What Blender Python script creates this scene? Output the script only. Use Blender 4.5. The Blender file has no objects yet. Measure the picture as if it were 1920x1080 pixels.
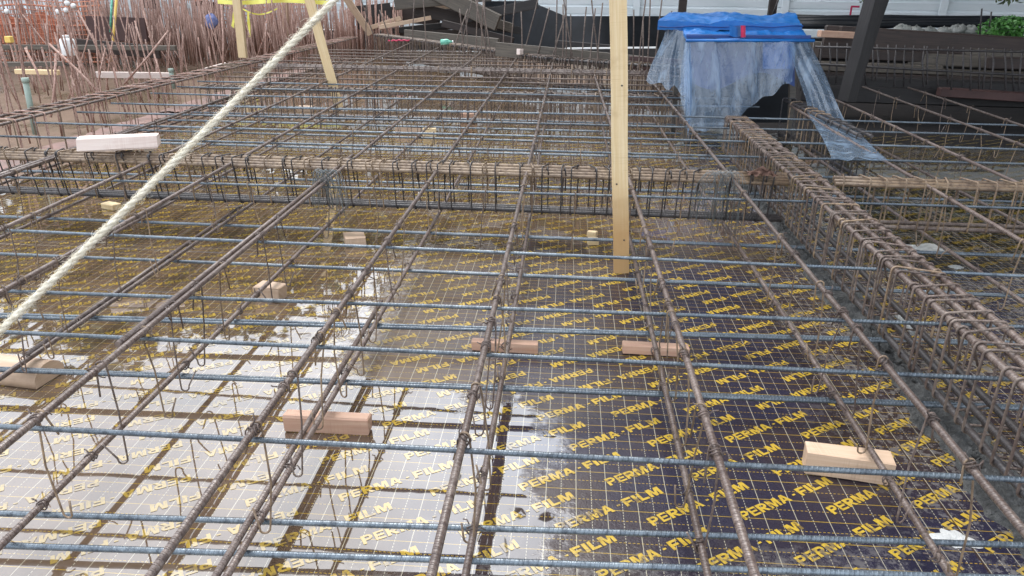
import bpy, math, random
from mathutils import Vector, Matrix, noise as mnoise
random.seed(7)
R = random.uniform
scn = bpy.context.scene
col = scn.collection
sin, cos, pi = math.sin, math.cos, math.pi

# ---------------------------------------------------------------- camera
FOC, CAMH = 1400.0, 0.9
_Y = Vector((110, 565, -FOC)).normalized()
_Z = Vector((1, -0.012, 0)).cross(_Y).normalized()
_X = _Y.cross(_Z)
ROT = Matrix((_X, _Y, _Z))
cam = bpy.data.cameras.new('camera')
cam.sensor_width = 36; cam.lens = FOC * 36 / 1920
cam.clip_start = 0.05; cam.clip_end = 2000
camo = bpy.data.objects.new('camera', cam)
camo.matrix_world = Matrix.Translation((0, 0, CAMH)) @ ROT.to_4x4()
col.objects.link(camo); scn.camera = camo

def ray(u, v):
    return ROT @ Vector(((u - 960) / FOC, -(v - 540) / FOC, -1))
def at(u, v, Y):
    d = ray(u, v); t = Y / d.y
    return Vector((0, 0, CAMH)) + d * t
def onz(u, v, z):
    d = ray(u, v); t = (z - CAMH) / d.z
    return Vector((0, 0, CAMH)) + d * t
def proj(p):
    c = ROT.transposed() @ (Vector(p) - Vector((0, 0, CAMH)))
    if c.z > -0.05: return None
    return 960 - FOC * c.x / c.z, 540 + FOC * c.y / c.z

# ---------------------------------------------------------------- mesh builder
class MB:
    def __init__(s): s.v = []; s.f = []; s.uv = []; s.flat = set()
    def face(s, idx, uvs=None, flat=False):
        if flat: s.flat.add(len(s.f))
        s.f.append(tuple(idx)); s.uv.append(uvs or [(0, 0)] * len(idx))
    def tube(s, pts, r, n=8, cap=True, closed=False):
        pts = [Vector(p) for p in pts]; m = len(pts)
        rs = r if isinstance(r, (list, tuple)) else [r] * m
        L = 0.0; Ls = [0.0]
        for i in range(1, m): L += (pts[i] - pts[i-1]).length; Ls.append(L)
        base = len(s.v); up = None
        for i in range(m):
            if closed: t = pts[(i+1) % m] - pts[i-1]
            else: t = pts[min(i+1, m-1)] - pts[max(i-1, 0)]
            if t.length < 1e-9: t = Vector((0, 0, 1))
            t.normalize()
            if up is None:
                a = Vector((0, 0, 1)) if abs(t.z) < .9 else Vector((0, 1, 0))
                up = (a - t * a.dot(t)).normalized()
            else:
                up = up - t * up.dot(t)
                if up.length < 1e-6:
                    a = Vector((0, 0, 1)) if abs(t.z) < .9 else Vector((0, 1, 0)); up = a - t * a.dot(t)
                up.normalize()
            w = t.cross(up)
            for k in range(n):
                a = 2 * pi * k / n
                s.v.append(pts[i] + (up * cos(a) + w * sin(a)) * rs[i])
        rng = m if closed else m - 1
        for i in range(rng):
            j = (i + 1) % m; u0 = Ls[i]; u1 = Ls[j] if j else L + .01
            for k in range(n):
                k2 = (k + 1) % n
                s.face((base+i*n+k, base+i*n+k2, base+j*n+k2, base+j*n+k),
                       [(u0, k/n), (u0, (k+1)/n), (u1, (k+1)/n), (u1, k/n)])
        if cap and not closed:
            s.face([base + k for k in range(n)][::-1], flat=True)
            s.face([base + (m-1)*n + k for k in range(n)], flat=True)
    def box(s, c, size, M=None, taper=None, bev=0.0):
        x, y, z = size[0]/2, size[1]/2, size[2]/2
        b = len(s.v); c = Vector(c)
        P = []
        if bev <= 0:
            for dz in (-z, z):
                for dx, dy in ((-x, -y), (x, -y), (x, y), (-x, y)): P.append(Vector((dx, dy, dz)))
            F = [(3,2,1,0), (4,5,6,7), (0,1,5,4), (1,2,6,5), (2,3,7,6), (3,0,4,7)]
        else:
            for dz, ins in ((-z, bev), (-z+bev, 0), (z-bev, 0), (z, bev)):
                for dx, dy in ((-x, -y), (x, -y), (x, y), (-x, y)):
                    P.append(Vector((dx - math.copysign(ins, dx), dy - math.copysign(ins, dy), dz)))
            F = [(3,2,1,0), (12,13,14,15)]
            for l in range(3):
                for k in range(4):
                    k2 = (k+1) % 4; F.append((l*4+k, l*4+k2, l*4+4+k2, l*4+4+k))
        for p in P:
            s.v.append((M @ p if M else p) + c)
        for f in F:
            uvs = [(P[i].x + P[i].y*.3, P[i].z + P[i].y) for i in f]
            s.face([b+i for i in f], uvs, flat=True)
    def quad(s, a, b_, c, d):
        b = len(s.v); s.v += [Vector(a), Vector(b_), Vector(c), Vector(d)]
        s.face((b, b+1, b+2, b+3), [(0,0),(1,0),(1,1),(0,1)], flat=True)
    def grid(s, fn, nu, nv):
        b = len(s.v)
        for j in range(nv+1):
            for i in range(nu+1): s.v.append(Vector(fn(i/nu, j/nv)))
        for j in range(nv):
            for i in range(nu):
                a = b + j*(nu+1) + i
                s.face((a, a+1, a+nu+2, a+nu+1), [(i/nu, j/nv), ((i+1)/nu, j/nv), ((i+1)/nu, (j+1)/nv), (i/nu, (j+1)/nv)])
    def build(s, name, mat, parent=None, origin=None):
        me = bpy.data.meshes.new(name)
        o0 = Vector(origin) if origin is not None else Vector((0, 0, 0))
        me.from_pydata([tuple(p - o0) for p in s.v], [], s.f)
        uv = me.uv_layers.new(name='UVMap')
        flat = [c for f in s.uv for p in f for c in p]
        uv.data.foreach_set('uv', flat)
        me.polygons.foreach_set('use_smooth', [i not in s.flat for i in range(len(s.f))])
        me.materials.append(mat); me.update()
        o = bpy.data.objects.new(name, me); col.objects.link(o)
        o.location = o0
        if parent is not None: attach(o, parent)
        return o

def attach(o, parent):
    # every parent used here carries a plain translation / rotation: keep world placement
    o.parent = parent
    o.matrix_parent_inverse = pm(parent).inverted()
def pm(o):
    m = Matrix.Translation(o.location) @ o.rotation_euler.to_matrix().to_4x4()
    if o.parent: m = pm(o.parent) @ o.matrix_parent_inverse @ m
    return m
def tag(o, label=None, cat=None, group=None, kind=None):
    if label: o['label'] = label
    if cat: o['category'] = cat
    if group: o['group'] = group
    if kind: o['kind'] = kind
    return o
def empty(name, loc):
    o = bpy.data.objects.new(name, None); o.empty_display_size = .1
    o.location = loc; col.objects.link(o); return o
ORD = ['first','second','third','fourth','fifth','sixth','seventh','eighth','ninth','tenth','eleventh','twelfth',
       'thirteenth','fourteenth','fifteenth','sixteenth','seventeenth','eighteenth','nineteenth','twentieth',
       'twenty-first','twenty-second','twenty-third','twenty-fourth','twenty-fifth','twenty-sixth','twenty-seventh','twenty-eighth','twenty-ninth']+\
      ['thirtieth'] + ['thirty-'+w for w in ('first','second','third','fourth','fifth','sixth','seventh','eighth','ninth')] + ['fortieth'] + \
      ['forty-'+w for w in ('first','second','third','fourth','fifth','sixth','seventh','eighth','ninth')] + ['fiftieth']

# ---------------------------------------------------------------- materials
class NT:
    def __init__(s, name):
        s.m = bpy.data.materials.new(name); s.m.use_nodes = True
        s.t = s.m.node_tree; s.n = s.t.nodes; s.l = s.t.links
        s.b = s.n['Principled BSDF']; s.out = s.n['Material Output']
        s.geo = s.n.new('ShaderNodeNewGeometry')
        s.tc = s.n.new('ShaderNodeTexCoord')
    def put(s, sock, val):
        if isinstance(val, bpy.types.NodeSocket): s.l.new(val, sock)
        else:
            if isinstance(val, (tuple, list)) and len(val) == 3 and sock.type == 'RGBA': val = (*val, 1)
            sock.default_value = val
    def math(s, op, a, b=None, c=None, clamp=False):
        n = s.n.new('ShaderNodeMath'); n.operation = op; n.use_clamp = clamp
        s.put(n.inputs[0], a)
        if b is not None: s.put(n.inputs[1], b)
        if c is not None: s.put(n.inputs[2], c)
        return n.outputs[0]
    def noise(s, vec, scale, detail=4, rough=.55, dist=0):
        n = s.n.new('ShaderNodeTexNoise'); s.put(n.inputs['Vector'], vec)
        n.inputs['Scale'].default_value = scale; n.inputs['Detail'].default_value = detail
        n.inputs['Roughness'].default_value = rough; n.inputs['Distortion'].default_value = dist
        return n.outputs['Fac']
    def mapv(s, vec, sc=(1,1,1), loc=(0,0,0)):
        n = s.n.new('ShaderNodeMapping'); s.put(n.inputs['Vector'], vec)
        n.inputs['Scale'].default_value = sc; n.inputs['Location'].default_value = loc
        return n.outputs[0]
    def step(s, x, lo, hi):
        n = s.n.new('ShaderNodeMapRange'); n.interpolation_type = 'SMOOTHSTEP'
        s.put(n.inputs['Value'], x); n.inputs['From Min'].default_value = lo; n.inputs['From Max'].default_value = hi
        return n.outputs[0]
    def mix(s, fac, a, b):
        n = s.n.new('ShaderNodeMix'); n.data_type = 'RGBA'
        s.put(n.inputs[0], fac); s.put(n.inputs[6], a); s.put(n.inputs[7], b)
        return n.outputs[2]
    def sep(s, vec):
        n = s.n.new('ShaderNodeSeparateXYZ'); s.put(n.inputs[0], vec); return n.outputs
    def bump(s, h, strength=.3, dist=.01, prev=None):
        n = s.n.new('ShaderNodeBump'); s.put(n.inputs['Height'], h)
        n.inputs['Strength'].default_value = strength; n.inputs['Distance'].default_value = dist
        if prev is not None: s.put(n.inputs['Normal'], prev)
        return n.outputs[0]
    def set(s, **k):
        for kk, v in k.items(): s.put(s.b.inputs[kk.replace('_', ' ')], v)
    @property
    def rnd(s):
        n = s.n.new('ShaderNodeObjectInfo'); return n.outputs['Random']

def steel(name, c1, c2, c3, metal=.0, rough=.45, rib=.011, ribs=1.0, spec=.5):
    t = NT(name); P = t.geo.outputs['Position']
    a = t.step(t.noise(P, 6, 6, .68), .38, .62); b = t.step(t.noise(P, 70, 4, .65), .42, .7)
    c = t.mix(b, t.mix(a, c1, c2), c3)
    rr = t.math('MULTIPLY_ADD', t.rnd, .5, .75)
    hs = t.n.new('ShaderNodeHueSaturation'); t.put(hs.inputs['Value'], rr); t.put(hs.inputs['Color'], c)
    t.set(Base_Color=hs.outputs[0], Metallic=metal, Roughness=t.math('MULTIPLY_ADD', b, .25, rough))
    t.b.inputs['Specular IOR Level'].default_value = spec
    uv = t.sep(t.tc.outputs['UV'])
    h = t.noise(P, 220, 3, .6)
    nrm = t.bump(h, .35, .002)
    if ribs:
        w = t.math('SINE', t.math('MULTIPLY_ADD', uv[0], 2*pi/rib, t.math('MULTIPLY', uv[1], 2*pi)))
        nrm = t.bump(t.step(w, .1, .8), ribs, .0025, nrm)
    t.set(Normal=nrm)
    return t.m
M = {}
M['rust']   = steel('rusty_steel', (.118,.084,.071), (.190,.146,.125), (.060,.036,.030), 0, .30, .009, .8, .6)
M['rust2']  = steel('rusty_stirrup_steel', (.120,.086,.072), (.20,.155,.128), (.075,.048,.038), 0, .38, .008, .5, .5)
M['thin']   = steel('tan_wire_steel', (.19,.13,.085), (.27,.19,.12), (.10,.065,.045), 0, .45, .008, 0, .5)
M['thicket']= steel('dry_rust_steel', (.34,.205,.165), (.43,.29,.24), (.20,.11,.085), 0, .6, .01, 0, .35)
M['blue']   = steel('blue_mill_scale_steel', (.090,.115,.143), (.155,.185,.210), (.045,.058,.075), .35, .20, .0075, .5, .8)
M['dark']   = steel('dark_wet_steel', (.035,.032,.034), (.06,.05,.048), (.03,.025,.025), 0, .35, .01, .5, .5)
M['wire']   = steel('black_tie_wire', (.075,.052,.045), (.12,.085,.07), (.05,.035,.03), 0, .45, .01, 0, .5)
M['galv']   = steel('grey_wire', (.16,.18,.19), (.22,.24,.25), (.12,.13,.13), .3, .4, .01, 0, .5)

def wood(name, c1, c2, c3, rough=.6, sc=1.0, foot=None):
    t = NT(name); O = t.tc.outputs['Object']
    uv = t.tc.outputs['UV']
    g = t.noise(t.mapv(uv, (3*sc, 90*sc, 1)), 1, 6, .65, .6)
    f = t.noise(t.mapv(uv, (1.5, 14, 1)), 1.3, 4, .6, .3)
    st = t.noise(O, 11, 5, .6)
    vo = t.n.new('ShaderNodeTexVoronoi'); t.put(vo.inputs['Vector'], t.mapv(uv, (5, 14, 1))); vo.inputs['Scale'].default_value = 1
    knot = t.math('SUBTRACT', 1.0, t.step(vo.outputs['Distance'], .05, .16))
    saw = t.math('MULTIPLY', t.step(t.noise(t.mapv(uv, (260, 4, 1)), 1, 2, .5), .45, .7), t.step(t.noise(uv, 9, 2), .45, .6))
    c = t.mix(t.step(g, .35, .7), c1, c2)
    c = t.mix(t.math('MULTIPLY', t.step(f, .55, .75), .6), c, c3)
    c = t.mix(t.math('MULTIPLY', t.step(st, .55, .75), .45), c, c3)
    c = t.mix(t.math('MULTIPLY', knot, .6), c, c3); c = t.mix(t.math('MULTIPLY', saw, .35), c, c3)
    if foot:   # damp, rust-stained lower end
        zz = t.math('ADD', t.sep(t.geo.outputs['Position'])[2], t.math('MULTIPLY', st, .25))
        c = t.mix(t.math('MULTIPLY', t.math('SUBTRACT', 1.0, t.step(zz, .22, .52)), .75), c, foot)
    hs = t.n.new('ShaderNodeHueSaturation'); t.put(hs.inputs['Value'], t.math('MULTIPLY_ADD', t.rnd, .35, .82)); t.put(hs.inputs['Color'], c)
    t.set(Base_Color=hs.outputs[0], Roughness=rough, Normal=t.bump(g, .3, .002))
    return t.m
M['wood']  = wood('pale_sawn_timber', (.66,.49,.27), (.74,.59,.37), (.48,.33,.17))
M['woodup'] = wood('pale_upright_timber', (.66,.49,.27), (.75,.60,.38), (.44,.29,.14), foot=(.42,.22,.07))
M['pink']  = wood('reddish_sawn_timber', (.50,.29,.20), (.60,.40,.29), (.36,.19,.13))
M['tanw']  = wood('tan_sawn_timber', (.45,.31,.21), (.54,.40,.29), (.27,.17,.115))
M['brownw']= wood('weathered_brown_timber', (.024,.015,.013), (.045,.029,.023), (.012,.009,.008))
M['greyw'] = wood('weathered_grey_timber', (.072,.06,.048), (.13,.108,.085), (.034,.028,.024))
M['darkw'] = wood('dark_old_timber', (.014,.012,.012), (.026,.022,.022), (.008,.007,.008))
M['whitew']= wood('pale_washed_timber', (.66,.54,.48), (.74,.64,.58), (.50,.36,.31))

def plain(name, c1, c2, rough=.5, sc=8, spec=.5, bump=.0, metal=0):
    t = NT(name); O = t.geo.outputs['Position']
    n = t.noise(O, sc, 5, .6)
    t.set(Base_Color=t.mix(t.step(n, .3, .7), c1, c2), Roughness=rough, Metallic=metal)
    t.b.inputs['Specular IOR Level'].default_value = spec
    if bump: t.set(Normal=t.bump(t.noise(O, sc*6, 4), bump, .01))
    return t.m
M['tarp']  = plain('blue_plastic_sheet', (.002,.095,.33), (.004,.145,.46), .38, 5, .5, .25)
M['tarp2'] = plain('dark_blue_edge', (.003,.028,.15), (.005,.05,.22), .45, 9)
M['red']   = plain('crimson_paint', (.45,.01,.07), (.55,.02,.09), .5, 30)
M['yel']   = plain('yellow_tape_plastic', (.72,.66,.10), (.80,.74,.18), .45, 6)
M['white'] = plain('white_plastic', (.78,.77,.75), (.82,.82,.82), .4, 6)
M['black'] = plain('black_pipe_plastic', (.006,.007,.009), (.013,.015,.019), .6, 4, .25)
M['stone'] = plain('grey_rubble', (.16,.17,.16), (.30,.30,.28), .85, 12, .3, .6)
M['mortar']= plain('grey_mortar_spill', (.035,.036,.036), (.13,.13,.125), .5, 40, .5, 1.0)
M['white_spill'] = plain('white_plaster_spill', (.44,.44,.43), (.60,.60,.59), .7, 30, .4, .5)
M['mortar2'] = plain('pale_grey_spill', (.24,.25,.24), (.42,.42,.41), .7, 40, .4, .8)
M['sage']  = plain('sage_green_paint', (.22,.28,.235), (.28,.34,.29), .5, 12)
M['bark']  = plain('dark_bark', (.022,.019,.017), (.05,.042,.036), .9, 14, .3, .8)
M['orange']= plain('orange_netting_plastic', (.60,.20,.11), (.68,.30,.19), .6, 5)
M['redbrown'] = plain('red_brown_board', (.045,.02,.018), (.075,.034,.03), .6, 6, .5, .2)
M['yblock'] = plain('yellow_plastic', (.75,.50,.12), (.8,.56,.16), .5, 9)
M['glass'] = plain('green_bottle_plastic', (.05,.30,.20), (.25,.62,.48), .15, 25, .6)
M['rope']  = plain('cream_fibre_rope', (.74,.67,.54), (.82,.76,.63), .85, 60, .2, .5)
M['clothb'] = plain('blue_grey_fabric', (.10,.12,.30), (.22,.25,.42), .8, 40)
M['clothp'] = plain('rusty_red_fabric', (.075,.04,.03), (.12,.065,.048), .85, 30, .3, .5)
M['hoard'] = None
t = NT('painted_metal_cladding'); O = t.geo.outputs['Position']
n1 = t.noise(t.mapv(O, (1.2, 1, 5)), 1.5, 5, .6)
t.set(Base_Color=t.mix(t.step(n1, .35, .75), (.80,.84,.86), (.70,.76,.78)), Roughness=.42)
M['hoard'] = t.m
t = NT('pinkish_form_dust'); O = t.geo.outputs['Position']
n1 = t.noise(O, 5, 6, .65)
t.set(Base_Color=t.mix(t.step(n1, .35, .65), (.22,.12,.10), (.12,.075,.06)), Roughness=.5, Normal=t.bump(n1, .4, .02))
M['pinkform'] = t.m
t = NT('leaf_green'); O = t.geo.outputs['Position']
n1 = t.noise(O, 1.2, 3, .6)
t.set(Base_Color=t.mix(t.step(n1, .35, .65), (.045,.075,.022), (.085,.115,.035)), Roughness=.55)
M['leaf'] = t.m
t = NT('grass_green'); O = t.geo.outputs['Position']
n1 = t.noise(O, 6, 3, .6)
t.set(Base_Color=t.mix(t.step(n1, .35, .65), (.035,.14,.02), (.09,.24,.05)), Roughness=.5)
M['bush'] = t.m
# clear polythene
t = NT('clear_polythene'); O = t.geo.outputs['Position']
n1 = t.noise(t.mapv(O, (1, 1, .22)), 13, 5, .6, .35)
n2 = t.noise(O, 38, 3, .6, .5)
tr = t.n.new('ShaderNodeBsdfTransparent'); tr.inputs[0].default_value = (.70, .80, .92, 1)
dif = t.n.new('ShaderNodeBsdfDiffuse'); dif.inputs[0].default_value = (.36, .48, .64, 1)
tl = t.n.new('ShaderNodeBsdfTranslucent'); tl.inputs[0].default_value = (.30, .46, .66, 1)
gl = t.n.new('ShaderNodeBsdfGlossy'); gl.inputs['Roughness'].default_value = .12
bp = t.bump(n1, .6, .05, t.bump(n2, .2, .01)); t.l.new(bp, gl.inputs['Normal'])
m1 = t.n.new('ShaderNodeMixShader'); m1.inputs[0].default_value = .5
t.l.new(dif.outputs[0], m1.inputs[1]); t.l.new(tl.outputs[0], m1.inputs[2])
m2 = t.n.new('ShaderNodeMixShader'); t.put(m2.inputs[0], t.math('MULTIPLY_ADD', t.step(n1, .48, .70), .44, .34))
t.l.new(tr.outputs[0], m2.inputs[1]); t.l.new(m1.outputs[0], m2.inputs[2])
m3 = t.n.new('ShaderNodeMixShader'); m3.inputs[0].default_value = .075
t.l.new(m2.outputs[0], m3.inputs[1]); t.l.new(gl.outputs[0], m3.inputs[2])
t.l.new(m3.outputs[0], t.out.inputs[0])
M['poly'] = t.m

# ---- film-faced plywood deck: printed grid, puddles, dust, mud
CELL = .0288
def deckmat(name, text=False):
    t = NT(name); P = t.geo.outputs['Position']; x, y, z = t.sep(P)
    big = t.noise(P, 1.6, 5, .6); mid = t.noise(P, 7, 5, .62); fine = t.noise(P, 60, 5, .7); vfine = t.noise(P, 260, 3, .6)
    wob = t.math('MULTIPLY_ADD', mid, .16, -.08)
    # base colour of the film: dark purple-brown, browner where muddy water has dried
    film = t.mix(t.step(big, .38, .60), (.022,.020,.038), (.038,.026,.026))
    film = t.mix(t.step(t.math('ADD', t.math('MULTIPLY', x, -1), t.math('MULTIPLY', mid, .3)), .28, .55), film, (.050,.033,.022))
    film = t.mix(t.math('MULTIPLY', t.step(t.math('ADD', x, t.math('MULTIPLY', mid, .3)), 1.05, 1.25), t.step(y, 2.2, 2.9)), film, (.010,.009,.010))  # right rear film blackened, its deep shade put into the colour
    mudmask = t.math('MAXIMUM', t.math('MULTIPLY', t.step(t.math('ADD', y, t.math('MULTIPLY', big, .8)), 2.55, 3.3), .95),
                     t.step(t.math('SUBTRACT', t.math('MULTIPLY', big, .8), x), .25, 1.2))
    mudmask = t.math('MULTIPLY', mudmask, t.step(t.math('SUBTRACT', 1.0, x), .0, .5))
    film = t.mix(t.math('MULTIPLY', mudmask, t.math('MULTIPLY_ADD', mid, .7, .30)), film, (.150,.100,.066))
    if not text:
        def lines(c, other, w):
            q = t.math('DIVIDE', c, CELL); f = t.math('FRACT', q)
            d = t.math('ABSOLUTE', t.math('SUBTRACT', f, .5))
            ln = t.math('LESS_THAN', d, w / CELL / 2)
            odd = t.math('LESS_THAN', t.math('FRACT', t.math('MULTIPLY', q, .5)), .5)
            dash = t.math('LESS_THAN', t.math('FRACT', t.math('DIVIDE', other, CELL / 3.7)), .6)
            return t.math('MULTIPLY', ln, t.math('MAXIMUM', odd, dash))
        wx = t.math('ADD', x, 9.99); wy = t.math('ADD', y, 9.99)
        lx = lines(wx, wy, .0014); ly = lines(wy, wx, .0015)
        cc = t.mix(t.math('MULTIPLY', ly, .75), film, (.42,.27,.02))
        cc = t.mix(t.math('MULTIPLY', lx, .62), cc, (.50,.46,.34))
    else:
        cc = t.mix(t.step(fine, .4, .7), (.46,.31,.04), (.36,.235,.035))
        cc = t.mix(t.math('MULTIPLY', t.step(t.math('ADD', fine, t.math('MULTIPLY', mid, .8)), .92, 1.06), .7), cc, film)
        cc = t.mix(t.math('MULTIPLY', mudmask, t.math('MULTIPLY_ADD', mid, 1.0, .05)), cc, (.22,.155,.06))
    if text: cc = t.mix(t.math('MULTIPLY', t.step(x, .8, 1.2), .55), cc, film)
    # trodden grey laitance / dust: streaks beside two of the lower bars and round the right cage
    def band(c, at_, w): return t.math('SUBTRACT', 1.0, t.step(t.math('ABSOLUTE', t.math('SUBTRACT', t.math('ADD', c, wob), at_)), w*.2, w))
    yr = t.math('MULTIPLY', t.step(y, 1.35, 1.7), t.math('SUBTRACT', 1.0, t.step(y, 2.6, 3.0)))
    b1 = t.math('MULTIPLY', band(x, -.53, .11), yr); b2 = t.math('MULTIPLY', band(x, -.15, .07), t.math('MULTIPLY', yr, .55))
    b3 = t.math('MULTIPLY', t.step(t.math('ADD', x, wob), .5, .85), .75)
    b4 = t.math('MULTIPLY', t.step(t.math('ADD', t.math('MULTIPLY', y, -1), t.math('ADD', wob, t.math('MULTIPLY', x, .16))), -1.05, -.88), .8)
    dm = t.math('MAXIMUM', t.math('MAXIMUM', b1, b2), t.math('MAXIMUM', b3, b4))
    sp = t.step(t.math('ADD', fine, t.math('MULTIPLY', mid, .5)), .74, .86)
    dust = t.math('MULTIPLY', dm, sp)
    specks = t.math('MULTIPLY', t.step(vfine, .70, .76), .5)
    cc = t.mix(t.math('MULTIPLY', dust, .55), cc, (.30,.28,.26))
    cc = t.mix(t.math('MULTIPLY', t.math('MULTIPLY', specks, t.step(mid, .5, .6)), .7), cc, (.45,.44,.42))
    seam = t.math('MAXIMUM', t.math('LESS_THAN', t.math('ABSOLUTE', t.math('SUBTRACT', y, 1.575)), .0022), t.math('MULTIPLY', t.math('LESS_THAN', t.math('ABSOLUTE', t.math('ADD', x, .505)), .0020), t.math('LESS_THAN', y, 1.575)))
    seam = t.math('MAXIMUM', seam, t.math('LESS_THAN', t.math('ABSOLUTE', t.math('SUBTRACT', x, .735)), .0018))
    cc = t.mix(t.math('MULTIPLY', seam, .85), cc, (.045,.026,.018))
    # puddle mask: everything left of a ragged edge near x = 0, plus pools near the front right
    e = t.math('ADD', t.math('MULTIPLY', x, -1), t.math('MULTIPLY_ADD', fine, .10, t.math('MULTIPLY_ADD', mid, .30, -.19)))
    pl = t.step(e, -.02, .035)
    inset = t.math('ADD', t.math('MULTIPLY', x, -1), t.math('MULTIPLY_ADD', mid, .25, t.math('MULTIPLY', fine, .1)))
    pl2 = t.step(inset, .70, .74)
    near = t.math('SUBTRACT', 1.0, t.step(t.math('ADD', t.math('ADD', y, t.math('MULTIPLY', x, .35)), t.math('MULTIPLY_ADD', fine, .10, t.math('MULTIPLY', mid, .5))), 1.74, 1.79))
    pl = t.math('MULTIPLY', pl, t.math('MAXIMUM', near, pl2))
    pr = t.math('MULTIPLY', t.step(t.math('ADD', fine, t.math('MULTIPLY', mid, .7)), .80, .88), t.math('MAXIMUM', b4, t.math('MULTIPLY', b3, .6)))
    far = t.step(t.math('ADD', y, t.math('MULTIPLY', mid, .6)), 2.7, 3.1)
    pud = t.math('MAXIMUM', t.math('MAXIMUM', pl, pr), t.math('MULTIPLY', far, t.math('MAXIMUM', t.math('MULTIPLY', t.step(mid, .40, .48), t.step(t.math('SUBTRACT', 1.0, x), -.1, .2)), t.step(x, 1.0, 1.15))))
    rough = t.math('MULTIPLY_ADD', pud, -.27, t.math('MULTIPLY_ADD', fine, .18, .10))
    t.set(Base_Color=cc, Roughness=t.math('MAXIMUM', rough, .025))
    t.set(IOR=t.math('MULTIPLY_ADD', pud, .82, 1.42))
    hgt = t.math('MULTIPLY', t.math('MULTIPLY_ADD', fine, .8, t.math('MULTIPLY', vfine, .5)), t.math('SUBTRACT', 1.0, pud))
    wave = t.noise(t.mapv(P, (1, 1, 1)), 14, 2, .5)
    nrm = t.bump(hgt, .28, .004)
    nrm = t.bump(t.math('MULTIPLY', wave, pud), .02, .01, nrm)
    t.set(Normal=nrm)
    return t.m
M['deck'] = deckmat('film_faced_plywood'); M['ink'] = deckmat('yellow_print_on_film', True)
t = NT('wet_mud'); P = t.geo.outputs['Position']
n1 = t.noise(P, .9, 6, .6); n2 = t.noise(P, 9, 6, .65)
wet = t.step(n1, .45, .55)
t.set(Base_Color=t.mix(n2, t.mix(wet, (.20,.15,.10), (.10,.085,.045)), (.14,.10,.07)) if False else t.mix(t.step(t.sep(P)[0], .4, 1.6), t.mix(n2, t.mix(wet, (.20,.14,.10), (.11,.09,.05)), (.15,.10,.075)), t.mix(n2, (.012,.012,.014), (.035,.03,.028))), Roughness=t.math('MAXIMUM', t.math('MULTIPLY_ADD', wet, -.45, .68), t.step(t.sep(P)[0], .2, 1.0)), IOR=1.2, Normal=t.bump(n2, .5, .03))  # mud turns near-black towards the right, shade painted into the colour
M['mud'] = t.m

# ---------------------------------------------------------------- world, sun
w = bpy.data.worlds.new('World'); scn.world = w; w.use_nodes = True
nt = w.node_tree; bg = nt.nodes['Background']
sky = nt.nodes.new('ShaderNodeTexSky'); sky.sky_type = 'NISHITA'; sky.sun_disc = False
SE, SR = math.radians(62), math.radians(-20)
sky.sun_elevation = SE; sky.sun_rotation = SR; sky.air_density = 1.0; sky.dust_density = 4.0; sky.ozone_density = 1.0
hs = nt.nodes.new('ShaderNodeHueSaturation'); hs.inputs['Saturation'].default_value = .38
nt.links.new(sky.outputs[0], hs.inputs['Color'])
mx = nt.nodes.new('ShaderNodeMix'); mx.data_type = 'RGBA'; mx.inputs[0].default_value = .42
nt.links.new(hs.outputs[0], mx.inputs[6]); mx.inputs[7].default_value = (11.9, 13.0, 14.4, 1)   # even cloud light under the overcast
tcw = nt.nodes.new('ShaderNodeTexCoord'); cn = nt.nodes.new('ShaderNodeTexNoise'); cn.inputs['Scale'].default_value = 2.6; cn.inputs['Detail'].default_value = 6; cn.inputs['Roughness'].default_value = .58
nt.links.new(tcw.outputs['Generated'], cn.inputs['Vector'])
cr_ = nt.nodes.new('ShaderNodeMapRange'); cr_.inputs['From Min'].default_value = .3; cr_.inputs['From Max'].default_value = .7; cr_.inputs['To Min'].default_value = .62; cr_.inputs['To Max'].default_value = 1.32
nt.links.new(cn.outputs['Fac'], cr_.inputs['Value'])
vm = nt.nodes.new('ShaderNodeVectorMath'); vm.operation = 'SCALE'
nt.links.new(mx.outputs[2], vm.inputs[0]); nt.links.new(cr_.outputs[0], vm.inputs['Scale'])
nt.links.new(vm.outputs[0], bg.inputs['Color'])
bg.inputs['Strength'].default_value = .15
sl = bpy.data.lights.new('sun', 'SUN'); sl.energy = .9; sl.angle = math.radians(35); sl.color = (1, .96, .9)
so = bpy.data.objects.new('sun', sl); col.objects.link(so)
sd = Vector((sin(SR) * cos(SE), cos(SR) * cos(SE), sin(SE)))
so.rotation_euler = sd.to_track_quat('Z', 'Y').to_euler(); so.location = (0, 0, 20)
scn.view_settings.view_transform = 'Standard'; scn.view_settings.look = 'None'
scn.view_settings.exposure = 1.0; scn.view_settings.gamma = 1

# ---------------------------------------------------------------- setting
def yback(x):
    if x > 1.3: return 4.45
    return 7.05 - 1.28 * (x + .13) if x < -.1 else 7.0 - .55 * (x + .1)
m = MB(); N = 24
xs = [-2.62 + i * (6.9 / N) for i in range(N + 1)]
b = 0
for i, x in enumerate(xs):
    m.v += [Vector((x, -.8, 0)), Vector((x, yback(x) + .35, 0))]
for i in range(N):
    m.face((2*i, 2*i+2, 2*i+3, 2*i+1), flat=True)
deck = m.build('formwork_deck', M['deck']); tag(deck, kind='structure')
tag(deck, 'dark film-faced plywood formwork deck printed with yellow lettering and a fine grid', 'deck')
m = MB(); m.grid(lambda u, v: (-150 + 300*u, -40 + 340*v, -.16), 6, 6)
tag(m.build('ground', M['mud']), 'wet brown muddy ground round the deck', 'ground', kind='structure')

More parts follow.
